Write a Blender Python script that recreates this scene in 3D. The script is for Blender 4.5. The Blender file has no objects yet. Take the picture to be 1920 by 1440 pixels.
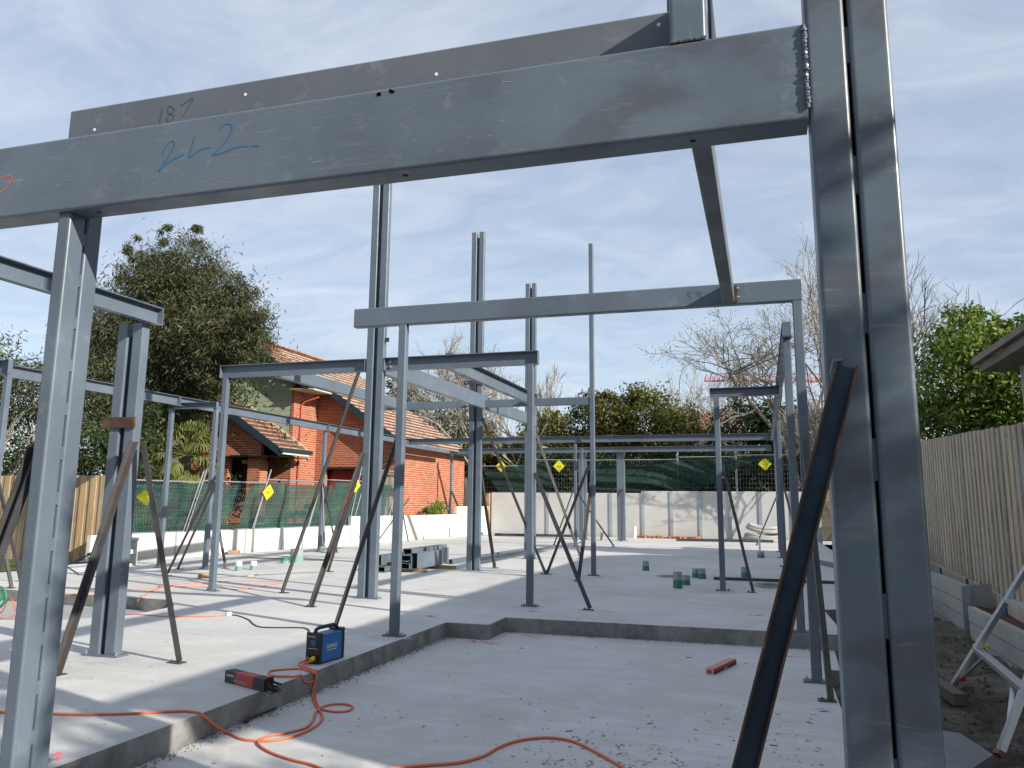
import bpy, math, random
import numpy as np
from mathutils import Vector, Matrix
R = math.radians
rnd = random.Random(7)
sc = bpy.context.scene
col = sc.collection

# ---------------------------------------------------------------- camera
cam_d = bpy.data.cameras.new("camera"); cam = bpy.data.objects.new("camera", cam_d); col.objects.link(cam)
F_PX, YAW, PITCH, ROLL, CYP = 1509.17, -0.299874, 0.1708436, 0.0087122, 681.5646
def axes():
    cy, sy, cp, sp = math.cos(YAW), math.sin(YAW), math.cos(PITCH), math.sin(PITCH)
    f = Vector((sy*cp, cy*cp, sp)); r0 = Vector((cy, -sy, 0)); u0 = r0.cross(f)
    cr, sr = math.cos(ROLL), math.sin(ROLL)
    return r0*cr + u0*sr, -r0*sr + u0*cr, f
r_, u_, f_ = axes()
M = Matrix((r_, u_, -f_)).transposed().to_4x4(); M.translation = (0, 0, 1.4)
cam.matrix_world = M
cam_d.sensor_width = 36; cam_d.lens = 36*F_PX/1920
cam_d.shift_y = -(720-CYP)/1920
cam_d.clip_start = 0.05; cam_d.clip_end = 3000
sc.camera = cam

# ---------------------------------------------------------------- light, sky, exposure
SUN_EL, SUN_AZ = R(25.5), R(20)         # azimuth: angle of the light's travel from -X towards +Y
travel = Vector((-math.cos(SUN_AZ)*math.cos(SUN_EL), math.sin(SUN_AZ)*math.cos(SUN_EL), -math.sin(SUN_EL)))
sl = bpy.data.lights.new("sun", 'SUN'); sl.energy = 5.0; sl.angle = R(0.55); sl.color = (1, 0.93, 0.82)
so = bpy.data.objects.new("sun", sl); col.objects.link(so)
so.rotation_euler = travel.to_track_quat('-Z', 'Y').to_euler(); so.location = (30, -10, 30)
w = bpy.data.worlds.new("World"); sc.world = w; w.use_nodes = True
nt = w.node_tree; nt.nodes.clear()
def N(t, ty, **k):
    n = t.nodes.new(ty)
    for a, b in k.items():
        if a.startswith('i_'): n.inputs[a[2:].replace('_', ' ')].default_value = b
        else: setattr(n, a, b)
    return n
out = N(nt, 'ShaderNodeOutputWorld'); bg = N(nt, 'ShaderNodeBackground'); bg.inputs['Strength'].default_value = 0.13
sky = N(nt, 'ShaderNodeTexSky'); sky.sky_type = 'NISHITA'; sky.sun_disc = False
sky.sun_elevation = SUN_EL
sv = -travel; sky.sun_rotation = math.atan2(sv.x, sv.y)
sky.air_density = 1.0; sky.dust_density = 0.6; sky.ozone_density = 2.0
geo = N(nt, 'ShaderNodeTexCoord')
# thin high cloud: project the direction on a flat layer and streak it
sep = N(nt, 'ShaderNodeSeparateXYZ'); nt.links.new(geo.outputs['Generated'], sep.inputs[0])
zc = N(nt, 'ShaderNodeMath', operation='MAXIMUM'); nt.links.new(sep.outputs[2], zc.inputs[0]); zc.inputs[1].default_value = 0.0
za = N(nt, 'ShaderNodeMath', operation='ADD'); nt.links.new(zc.outputs[0], za.inputs[0]); za.inputs[1].default_value = 0.16
dx = N(nt, 'ShaderNodeMath', operation='DIVIDE'); nt.links.new(sep.outputs[0], dx.inputs[0]); nt.links.new(za.outputs[0], dx.inputs[1])
dy = N(nt, 'ShaderNodeMath', operation='DIVIDE'); nt.links.new(sep.outputs[1], dy.inputs[0]); nt.links.new(za.outputs[0], dy.inputs[1])
cmb = N(nt, 'ShaderNodeCombineXYZ'); nt.links.new(dx.outputs[0], cmb.inputs[0]); nt.links.new(dy.outputs[0], cmb.inputs[1])
mp = N(nt, 'ShaderNodeMapping'); mp.inputs['Rotation'].default_value = (0, 0, R(35)); mp.inputs['Scale'].default_value = (0.6, 0.95, 1)
nt.links.new(cmb.outputs[0], mp.inputs[0])
n1 = N(nt, 'ShaderNodeTexNoise'); n1.inputs['Scale'].default_value = 1.1; n1.inputs['Detail'].default_value = 9; n1.inputs['Roughness'].default_value = 0.55; n1.inputs['Distortion'].default_value = 0.5
nt.links.new(mp.outputs[0], n1.inputs['Vector'])
n2 = N(nt, 'ShaderNodeTexNoise'); n2.inputs['Scale'].default_value = 5.0; n2.inputs['Detail'].default_value = 8; n2.inputs['Roughness'].default_value = 0.6; n2.inputs['Distortion'].default_value = 0.9
nt.links.new(mp.outputs[0], n2.inputs['Vector'])
mm = N(nt, 'ShaderNodeMath', operation='MULTIPLY_ADD'); nt.links.new(n2.outputs[0], mm.inputs[0]); mm.inputs[1].default_value = 0.20; nt.links.new(n1.outputs[0], mm.inputs[2])
cr = N(nt, 'ShaderNodeValToRGB'); nt.links.new(mm.outputs[0], cr.inputs[0])
cr.color_ramp.elements[0].position = 0.42; cr.color_ramp.elements[0].color = (0.50, 0.50, 0.50, 1)
cr.color_ramp.elements[1].position = 0.86; cr.color_ramp.elements[1].color = (0.92, 0.92, 0.92, 1)
# cloud brightness varies too: lighter tops, greyer bellies
cr2 = N(nt, 'ShaderNodeValToRGB'); nt.links.new(n2.outputs[0], cr2.inputs[0])
cr2.color_ramp.elements[0].position = 0.3; cr2.color_ramp.elements[0].color = (2.85, 3.28, 4.05, 1)
cr2.color_ramp.elements[1].position = 0.75; cr2.color_ramp.elements[1].color = (4.25, 4.55, 5.05, 1)
mx = N(nt, 'ShaderNodeMixRGB'); nt.links.new(cr.outputs[0], mx.inputs[0]); nt.links.new(sky.outputs[0], mx.inputs[1]); nt.links.new(cr2.outputs[0], mx.inputs[2])
nt.links.new(mx.outputs[0], bg.inputs['Color']); nt.links.new(bg.outputs[0], out.inputs[0])
sc.view_settings.view_transform = 'Standard'; sc.view_settings.look = 'None'
sc.view_settings.exposure = 0.50; sc.view_settings.gamma = 1.0; sc.view_settings.use_curve_mapping = False

# ---------------------------------------------------------------- materials
def mat(name, rgb, rough=0.7, metal=0.0, spec=0.5):
    m = bpy.data.materials.new(name); m.use_nodes = True
    b = m.node_tree.nodes['Principled BSDF']
    b.inputs['Base Color'].default_value = (*rgb, 1); b.inputs['Roughness'].default_value = rough
    b.inputs['Metallic'].default_value = metal; b.inputs['Specular IOR Level'].default_value = spec
    return m
def coords(t, kind='Object', scale=(1, 1, 1), rot=(0, 0, 0)):
    if kind == 'World':
        g = N(t, 'ShaderNodeNewGeometry'); src = g.outputs['Position']
    else:
        g = N(t, 'ShaderNodeTexCoord'); src = g.outputs[kind]
    mp = N(t, 'ShaderNodeMapping'); mp.inputs['Scale'].default_value = scale; mp.inputs['Rotation'].default_value = rot
    t.links.new(src, mp.inputs[0]); return mp.outputs[0]
def noise(t, vec, scale, detail=5, rough=0.55, dist=0):
    n = N(t, 'ShaderNodeTexNoise'); n.inputs['Scale'].default_value = scale; n.inputs['Detail'].default_value = detail
    n.inputs['Roughness'].default_value = rough; n.inputs['Distortion'].default_value = dist
    t.links.new(vec, n.inputs['Vector']); return n.outputs['Fac']
def ramp(t, fac, stops):
    r = N(t, 'ShaderNodeValToRGB'); t.links.new(fac, r.inputs[0]); e = r.color_ramp.elements
    while len(e) < len(stops): e.new(0.5)
    for i, (p, c) in enumerate(stops):
        e[i].position = p; e[i].color = (*c, 1) if not isinstance(c, (int, float)) else (c, c, c, 1)
    return r.outputs[0]
def mix(t, fac, a, b, mode='MIX'):
    m = N(t, 'ShaderNodeMixRGB', blend_type=mode)
    for i, v in ((0, fac), (1, a), (2, b)):
        if isinstance(v, (int, float)): m.inputs[i].default_value = v if i == 0 else (v, v, v, 1)
        elif isinstance(v, tuple): m.inputs[i].default_value = (*v, 1)
        else: t.links.new(v, m.inputs[i])
    return m.outputs[0]
def bump(t, b, h, strength=0.3, dist=0.01):
    n = N(t, 'ShaderNodeBump'); n.inputs['Strength'].default_value = strength; n.inputs['Distance'].default_value = dist
    t.links.new(h, n.inputs['Height']); t.links.new(n.outputs[0], b.inputs['Normal'])
def P(m): return m.node_tree, m.node_tree.nodes['Principled BSDF']

def steel(name, rgb=(0.112, 0.142, 0.178), rough=0.36, patch=False):
    m = mat(name, rgb, rough); t, b = P(m); v = coords(t, 'World')
    big = noise(t, v, 1.3, 4, 0.5, 0.6); fine = noise(t, v, 9, 8, 0.7); speck = noise(t, v, 60, 2, 0.5)
    c = mix(t, ramp(t, big, [(0.35, 0.0), (0.7, 1.0)]), tuple(x*0.86 for x in rgb), tuple(min(1, x*1.14) for x in rgb))
    c = mix(t, ramp(t, fine, [(0.57, 0.0), (0.70, 0.45)]), c, (0.23, 0.24, 0.245))          # rubbed chalky scuffs
    c = mix(t, ramp(t, speck, [(0.71, 0.0), (0.75, 0.5)]), c, (0.06, 0.055, 0.05))
    if patch:                                                                           # touched up paint, wet-looking and purplish primer patches
        vv = coords(t, 'World', (1, 1, 1.4)); p = noise(t, vv, 3.6, 2, 0.45, 0.2)
        sx_ = N(t, 'ShaderNodeSeparateXYZ'); t.links.new(v, sx_.inputs[0])
        mr = N(t, 'ShaderNodeMapRange'); t.links.new(sx_.outputs[0], mr.inputs[0]); mr.inputs[1].default_value = -1.3; mr.inputs[2].default_value = -0.5; mr.inputs[3].default_value = 0.12; mr.inputs[4].default_value = 1.0
        c = mix(t, mix(t, 1.0, ramp(t, p, [(0.36, 0.6), (0.47, 0.0)]), mr.outputs[0], 'MULTIPLY'), c, (0.082, 0.082, 0.10))
        c = mix(t, mix(t, 1.0, ramp(t, p, [(0.52, 0.0), (0.64, 0.6)]), mr.outputs[0], 'MULTIPLY'), c, (0.125, 0.165, 0.195))
        # weathered vertical runs and scraped streaks along the beam
        v3 = coords(t, 'World', (0.9, 1, 9)); c = mix(t, ramp(t, noise(t, v3, 5, 8, 0.75, 0.4), [(0.565, 0.0), (0.66, 0.45)]), c, (0.22, 0.22, 0.215))
    t.links.new(c, b.inputs['Base Color'])
    t.links.new(ramp(t, noise(t, v, 4, 5), [(0.3, rough-0.10), (0.7, rough+0.14)]), b.inputs['Roughness'])
    bump(t, b, noise(t, v, 14, 3), 0.05, 0.01)
    return m
M_STEEL = steel('steel_paint'); M_STEEL_F = steel('steel_paint_touched_up', patch=True)
M_STEEL_B = steel('steel_paint_brownish', (0.110, 0.124, 0.145), 0.48)
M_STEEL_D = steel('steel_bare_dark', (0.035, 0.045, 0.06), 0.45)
def brace_mat():
    m = mat('brace_steel', (0.04, 0.04, 0.045), 0.5, 0.3); t, b = P(m); v = coords(t, 'World')
    c = ramp(t, noise(t, v, 3.0, 8, 0.65), [(0.36, (0.045, 0.047, 0.055)), (0.50, (0.085, 0.083, 0.085)), (0.62, (0.085, 0.066, 0.055)), (0.72, (0.17, 0.095, 0.055))])
    t.links.new(c, b.inputs['Base Color']); bump(t, b, noise(t, v, 80, 3), 0.15, 0.004); return m
M_BRACE = brace_mat()
def rust_mat():
    m = mat('rusty_edge', (0.14, 0.07, 0.035), 0.75, 0.1); t, b = P(m); v = coords(t, 'World')
    t.links.new(ramp(t, noise(t, v, 7, 8, 0.7), [(0.3, (0.025, 0.018, 0.014)), (0.52, (0.065, 0.034, 0.020)), (0.74, (0.20, 0.12, 0.065))]), b.inputs['Base Color'])
    bump(t, b, noise(t, v, 60, 4), 0.3, 0.004); return m
M_RUST = rust_mat()
def bluebrace():
    m = mat('brace_blue_black', (0.02, 0.035, 0.055), 0.42, 0.5); t, b = P(m); v = coords(t, 'World')
    c = ramp(t, noise(t, v, 5, 8, 0.7), [(0.35, (0.016, 0.026, 0.044)), (0.62, (0.028, 0.050, 0.078)), (0.74, (0.10, 0.06, 0.035))])
    t.links.new(c, b.inputs['Base Color']); return m
M_BLUEBR = bluebrace()
def concrete(name, base=(0.46, 0.46, 0.455), dark=0.72, spots=True, rough=0.78, streak=True, sc_=1.0):
    m = mat(name, base, rough, 0, 0.35); t, b = P(m); v = coords(t, 'World', (sc_, sc_, sc_))
    a = noise(t, v, 0.35, 5, 0.6, 0.4); c = mix(t, ramp(t, a, [(0.3, 0.0), (0.7, 1.0)]), tuple(x*dark for x in base), tuple(min(1, x*1.12) for x in base))
    if streak:
        v2 = coords(t, 'World', (0.35*sc_, 2.2*sc_, 1), (0, 0, R(12)))
        c = mix(t, ramp(t, noise(t, v2, 1.6, 7, 0.65, 1.0), [(0.40, 0.32), (0.60, 0.0)]), c, tuple(x*0.70 for x in base))
    c = mix(t, ramp(t, noise(t, v, 2.3, 9, 0.7, 0.8), [(0.52, 0.0), (0.66, 0.40)]), c, tuple(min(1, x*1.22) for x in base))
    if spots:
        c = mix(t, ramp(t, noise(t, v, 1.1, 10, 0.8, 1.5), [(0.615, 0.0), (0.70, 0.65)]), c, (0.22, 0.19, 0.16))
        vo = N(t, 'ShaderNodeTexVoronoi'); vo.inputs['Scale'].default_value = 5.0; t.links.new(v, vo.inputs['Vector'])
        vo.inputs['Randomness'].default_value = 1.0
        c = mix(t, ramp(t, vo.outputs['Distance'], [(0.028, 0.9), (0.05, 0.0)]), c, (0.07, 0.06, 0.055))
    t.links.new(c, b.inputs['Base Color'])
    bump(t, b, noise(t, v, 35, 6, 0.7), 0.12, 0.006); return m
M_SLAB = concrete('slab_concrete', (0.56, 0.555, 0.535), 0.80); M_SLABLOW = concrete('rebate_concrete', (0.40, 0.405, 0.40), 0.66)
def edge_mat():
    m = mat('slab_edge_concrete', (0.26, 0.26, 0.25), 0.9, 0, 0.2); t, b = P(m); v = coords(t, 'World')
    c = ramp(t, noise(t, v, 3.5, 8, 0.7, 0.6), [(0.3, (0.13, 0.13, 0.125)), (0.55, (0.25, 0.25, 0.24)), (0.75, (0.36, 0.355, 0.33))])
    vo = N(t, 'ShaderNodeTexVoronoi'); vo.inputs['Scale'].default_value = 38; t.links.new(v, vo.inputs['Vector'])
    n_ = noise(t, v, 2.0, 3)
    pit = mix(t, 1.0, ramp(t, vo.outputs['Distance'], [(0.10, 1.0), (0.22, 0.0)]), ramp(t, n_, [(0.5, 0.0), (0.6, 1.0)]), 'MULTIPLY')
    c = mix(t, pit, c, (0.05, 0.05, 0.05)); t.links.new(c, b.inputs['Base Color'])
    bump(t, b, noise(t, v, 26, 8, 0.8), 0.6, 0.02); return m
M_EDGE = edge_mat()
M_WALLW = concrete('white_concrete_panel', (0.60, 0.585, 0.535), 0.93, False, 0.85, False)
M_WALLG = concrete('grey_concrete_panel', (0.50, 0.50, 0.49), 0.86, False, 0.85, False)
M_SLEEP = concrete('concrete_sleeper', (0.42, 0.42, 0.39), 0.8, True, 0.9, False)
def brick(name, c1, c2, mortar, rowh=0.086, bw=0.24):
    m = mat(name, c1, 0.88, 0, 0.25); t, b = P(m); v = coords(t, 'UV')
    bt = N(t, 'ShaderNodeTexBrick'); t.links.new(v, bt.inputs['Vector'])
    bt.inputs['Scale'].default_value = 1.0; bt.inputs['Brick Width'].default_value = bw; bt.inputs['Row Height'].default_value = rowh
    bt.inputs['Mortar Size'].default_value = 0.010; bt.inputs['Mortar Smooth'].default_value = 0.2; bt.inputs['Bias'].default_value = -0.1
    bt.inputs['Color1'].default_value = (*c1, 1); bt.inputs['Color2'].default_value = (*c2, 1); bt.inputs['Mortar'].default_value = (*mortar, 1)
    c = mix(t, ramp(t, noise(t, v, 0.7, 5), [(0.35, 0.25), (0.65, 0.0)]), bt.outputs['Color'], (0.16, 0.07, 0.05))
    t.links.new(c, b.inputs['Base Color']); bump(t, b, bt.outputs['Fac'], 0.4, -0.008); return m
M_BRICK = brick('orange_brick', (0.43, 0.135, 0.065), (0.26, 0.070, 0.040), (0.56, 0.35, 0.24))
M_BRICK_Y = brick('cream_brick', (0.36, 0.26, 0.13), (0.26, 0.18, 0.09), (0.20, 0.17, 0.13))
def boards(name, rgb, pitch=0.19):
    m = mat(name, rgb, 0.6); t, b = P(m); v = coords(t, 'UV')
    s = N(t, 'ShaderNodeSeparateXYZ'); t.links.new(v, s.inputs[0])
    q = N(t, 'ShaderNodeMath', operation='DIVIDE'); t.links.new(s.outputs[1], q.inputs[0]); q.inputs[1].default_value = pitch
    fr = N(t, 'ShaderNodeMath', operation='FRACT'); t.links.new(q.outputs[0], fr.inputs[0])
    c = mix(t, ramp(t, fr.outputs[0], [(0.0, 1.0), (0.09, 0.0)]), rgb, tuple(x*0.35 for x in rgb))
    c = mix(t, ramp(t, noise(t, v, 1.2, 4), [(0.4, 0.15), (0.6, 0)]), c, tuple(x*0.8 for x in rgb))
    t.links.new(c, b.inputs['Base Color']); bump(t, b, fr.outputs[0], 0.6, -0.02); return m
M_WBOARD = boards('green_weatherboard', (0.30, 0.36, 0.26))
def tile(name, c1, c2, c3, lich=0.5):
    m = mat(name, c1, 0.9, 0, 0.2); t, b = P(m); v = coords(t, 'UV')
    bt = N(t, 'ShaderNodeTexBrick'); t.links.new(v, bt.inputs['Vector']); bt.inputs['Scale'].default_value = 1
    bt.inputs['Brick Width'].default_value = 0.30; bt.inputs['Row Height'].default_value = 0.32; bt.inputs['Mortar Size'].default_value = 0.012
    bt.inputs['Color1'].default_value = (*c1, 1); bt.inputs['Color2'].default_value = (*c2, 1); bt.inputs['Mortar'].default_value = (0.07, 0.04, 0.03, 1)
    s = N(t, 'ShaderNodeSeparateXYZ'); t.links.new(v, s.inputs[0])
    q = N(t, 'ShaderNodeMath', operation='DIVIDE'); t.links.new(s.outputs[1], q.inputs[0]); q.inputs[1].default_value = 0.32
    fr = N(t, 'ShaderNodeMath', operation='FRACT'); t.links.new(q.outputs[0], fr.inputs[0])
    q2 = N(t, 'ShaderNodeMath', operation='DIVIDE'); t.links.new(s.outputs[0], q2.inputs[0]); q2.inputs[1].default_value = 0.15
    sn = N(t, 'ShaderNodeMath', operation='SINE'); mu = N(t, 'ShaderNodeMath', operation='MULTIPLY'); t.links.new(q2.outputs[0], mu.inputs[0]); mu.inputs[1].default_value = 6.283
    t.links.new(mu.outputs[0], sn.inputs[0])
    c = bt.outputs['Color']
    li = mix(t, 1.0, ramp(t, fr.outputs[0], [(0.0, 0.1), (0.22, 1.0), (0.42, 0.0)]), ramp(t, noise(t, v, 3.6, 7, 0.8), [(0.38, 0.0), (0.52, 1.0)]), 'MULTIPLY')
    c = mix(t, li, c, c3)
    c = mix(t, ramp(t, noise(t, v, 9.0, 7, 0.8), [(0.55, 0.0), (0.68, lich)]), c, c3)
    t.links.new(c, b.inputs['Base Color']); bump(t, b, sn.outputs[0], 0.5, 0.03); return m
M_TILE = tile('terracotta_tile', (0.12, 0.045, 0.033), (0.19, 0.075, 0.050), (0.60, 0.50, 0.38), 0.4)
M_TILE_RED = tile('red_tile', (0.42, 0.10, 0.05), (0.33, 0.08, 0.045), (0.5, 0.25, 0.18), 0.2)
M_TILE_DK = tile('dark_tile', (0.07, 0.06, 0.055), (0.09, 0.08, 0.07), (0.2, 0.19, 0.17), 0.3)
def wood(name, cols, vscale=(9, 9, 0.8), kind='World', rough=0.85, gaps=None):
    m = mat(name, cols[1], rough, 0, 0.25); t, b = P(m); v = coords(t, kind, vscale)
    n = noise(t, v, 1.4, 8, 0.65, 1.6)
    c = ramp(t, n, [(0.30, cols[0]), (0.5, cols[1]), (0.7, cols[2])])
    g = N(t, 'ShaderNodeNewGeometry')
    c = mix(t, 0.8, c, ramp(t, g.outputs['Random Per Island'], [(0.0, (0.62, 0.60, 0.58)), (0.5, (0.95, 0.93, 0.9)), (1.0, (1.0, 0.86, 0.70))]), 'MULTIPLY')
    vo = N(t, 'ShaderNodeTexVoronoi'); vo.inputs['Scale'].default_value = 1.0; t.links.new(coords(t, kind, (5, 5, 2.2)), vo.inputs['Vector'])
    c = mix(t, ramp(t, vo.outputs['Distance'], [(0.05, 0.8), (0.10, 0.0)]), c, tuple(x*0.3 for x in cols[0]))
    t.links.new(c, b.inputs['Base Color']); bump(t, b, n, 0.35, 0.01); return m
M_PALE = wood('new_pine_paling', [(0.30, 0.21, 0.125), (0.44, 0.33, 0.215), (0.56, 0.45, 0.31)])
M_OLD = wood('weathered_paling', [(0.32, 0.26, 0.19), (0.50, 0.45, 0.37), (0.62, 0.60, 0.55)])
M_TIMBER = wood('timber_offcut', [(0.22, 0.14, 0.08), (0.38, 0.26, 0.15), (0.5, 0.37, 0.23)], (3, 3, 3))
M_GALV = mat('galvanised_steel', (0.42, 0.45, 0.47), 0.42, 0.7)
M_GALVP = concrete('galvanised_post', (0.33, 0.37, 0.40), 0.8, False, 0.45, False, 3)
M_ALU = mat('ladder_aluminium', (0.50, 0.52, 0.53), 0.38, 0.75)
M_CORD = mat('orange_rubber', (0.66, 0.145, 0.060), 0.5)
M_BLACK = mat('black_rubber', (0.018, 0.018, 0.02), 0.45)
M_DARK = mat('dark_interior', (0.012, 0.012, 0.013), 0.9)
M_BLUE = mat('blue_enamel', (0.015, 0.13, 0.36), 0.35)
M_WHITE = mat('white_paint', (0.78, 0.78, 0.75), 0.5)
M_CREAM = mat('cream_trim', (0.62, 0.55, 0.40), 0.6)
M_FASC = mat('navy_trim', (0.018, 0.035, 0.050), 0.45)
M_MINT = mat('pale_green_soffit', (0.52, 0.60, 0.50), 0.6)
M_REDPIPE = mat('red_downpipe', (0.42, 0.07, 0.04), 0.5)
M_REDDOOR = mat('red_roller_door', (0.20, 0.012, 0.012), 0.5)
M_YEL = mat('yellow_plastic', (0.75, 0.60, 0.02), 0.45)
M_RED = mat('red_plastic', (0.50, 0.05, 0.035), 0.5)
M_PINK = mat('pink_paint', (0.75, 0.16, 0.20), 0.8)
M_GREENP = mat('green_plastic', (0.02, 0.20, 0.10), 0.5)
M_MARK = mat('blue_marker', (0.02, 0.14, 0.30), 0.6); M_MARKD = mat('grey_marker', (0.075, 0.085, 0.10), 0.6); M_MARKO = mat('orange_marker', (0.6, 0.13, 0.03), 0.6)
M_CARD = mat('carton_dark', (0.035, 0.03, 0.035), 0.6); M_CARDR = mat('carton_red', (0.42, 0.05, 0.05), 0.55); M_CARDW = mat('carton_board', (0.5, 0.45, 0.38), 0.8)
M_HOSE = mat('white_hose', (0.36, 0.345, 0.33), 0.7)
M_ROD = mat('welding_rods', (0.045, 0.045, 0.05), 0.7)
M_SOFF = wood('grey_brown_fascia', [(0.14, 0.12, 0.105), (0.21, 0.185, 0.165), (0.26, 0.235, 0.21)], (2, 0.5, 2))
def shade_mat(nm='green_shade_cloth', kk=1.0):
    m = mat(nm, (0.008, 0.075, 0.055), 0.75); t, b = P(m); v = coords(t, 'World')
    c = ramp(t, noise(t, v, 1.6, 6, 0.6, 1.5), [(0.3, (0.004*kk, 0.034*kk, 0.029*kk)), (0.6, (0.010*kk, 0.085*kk, 0.064*kk)), (0.78, (0.08*kk, 0.15*kk, 0.115*kk))])
    t.links.new(c, b.inputs['Base Color'])
    tr = N(t, 'ShaderNodeBsdfTransparent'); ms = N(t, 'ShaderNodeMixShader'); o = t.nodes['Material Output']
    ms.inputs[0].default_value = 0.18; t.links.new(b.outputs[0], ms.inputs[1]); t.links.new(tr.outputs[0], ms.inputs[2]); t.links.new(ms.outputs[0], o.inputs[0]); return m
M_SHADE = shade_mat(); M_SHADE_D = shade_mat('dark_shade_cloth', 0.42)
def dirt_mat():
    m = mat('site_dirt', (0.14, 0.12, 0.095), 0.95, 0, 0.15); t, b = P(m); v = coords(t, 'World')
    c = ramp(t, noise(t, v, 1.6, 10, 0.75, 1.0), [(0.32, (0.055, 0.045, 0.035)), (0.46, (0.13, 0.115, 0.09)), (0.58, (0.20, 0.185, 0.155)), (0.74, (0.30, 0.285, 0.25))])
    c = mix(t, ramp(t, noise(t, v, 0.8, 6, 0.7, 1), [(0.54, 0), (0.62, 0.7)]), c, (0.10, 0.038, 0.028))
    t.links.new(c, b.inputs['Base Color']); bump(t, b, noise(t, v, 6, 12, 0.8), 1.0, 0.06); return m
M_DIRT = dirt_mat()
def grass_mat():
    m = mat('lawn', (0.07, 0.11, 0.03), 0.95, 0, 0.15); t, b = P(m); v = coords(t, 'World')
    t.links.new(ramp(t, noise(t, v, 0.5, 8, 0.7), [(0.35, (0.04, 0.065, 0.02)), (0.6, (0.09, 0.12, 0.04)), (0.75, (0.16, 0.13, 0.08))]), b.inputs['Base Color']); return m
M_GRASS = grass_mat()
def leaf_mat(name, stops, trans=0.25, rough=0.55):
    m = mat(name, stops[1], rough, 0, 0.4); t, b = P(m)
    g = N(t, 'ShaderNodeNewGeometry')
    c = ramp(t, g.outputs['Random Per Island'], [(i/(len(stops)-1), s) for i, s in enumerate(stops)])
    v = coords(t, 'World'); c = mix(t, ramp(t, noise(t, v, 0.9, 3), [(0.38, 0.55), (0.6, 0.0)]), c, tuple(x*0.55 for x in stops[0]))
    t.links.new(c, b.inputs['Base Color'])
    tr = N(t, 'ShaderNodeBsdfTranslucent'); t.links.new(c, tr.inputs['Color'])
    ms = N(t, 'ShaderNodeMixShader'); ms.inputs[0].default_value = trans; o = t.nodes['Material Output']
    t.links.new(b.outputs[0], ms.inputs[1]); t.links.new(tr.outputs[0], ms.inputs[2]); t.links.new(ms.outputs[0], o.inputs[0]); return m
M_GUM = leaf_mat('gum_leaves', [(0.038, 0.052, 0.020), (0.070, 0.086, 0.034), (0.105, 0.115, 0.050), (0.135, 0.105, 0.052)])
M_HEDGE = leaf_mat('hedge_leaves', [(0.055, 0.085, 0.018), (0.13, 0.165, 0.036), (0.23, 0.235, 0.060), (0.30, 0.19, 0.07)], 0.32)
M_DKLEAF = leaf_mat('dark_leaves', [(0.018, 0.038, 0.012), (0.045, 0.075, 0.020), (0.085, 0.115, 0.034)])
M_LIME = leaf_mat('lime_leaves', [(0.05, 0.10, 0.014), (0.13, 0.22, 0.030), (0.26, 0.35, 0.06), (0.36, 0.40, 0.11)], 0.38)
M_BUD = leaf_mat('budding_leaves', [(0.13, 0.16, 0.05), (0.22, 0.24, 0.10), (0.28, 0.28, 0.14)], 0.35)
M_PALM = leaf_mat('palm_fronds', [(0.060, 0.105, 0.022), (0.12, 0.18, 0.035), (0.22, 0.24, 0.08), (0.30, 0.22, 0.09)], 0.25)
M_BARK = mat('bark', (0.12, 0.095, 0.075), 0.9); M_TWIG = mat('pale_twigs', (0.29, 0.26, 0.215), 0.9); M_TWIGD = mat('dark_twigs', (0.17, 0.15, 0.135), 0.9)
M_PLY = mat('sign_yellow', (0.75, 0.70, 0.02), 0.5)
M_CRANE = mat('crane_red', (0.55, 0.10, 0.12), 0.5)

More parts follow.
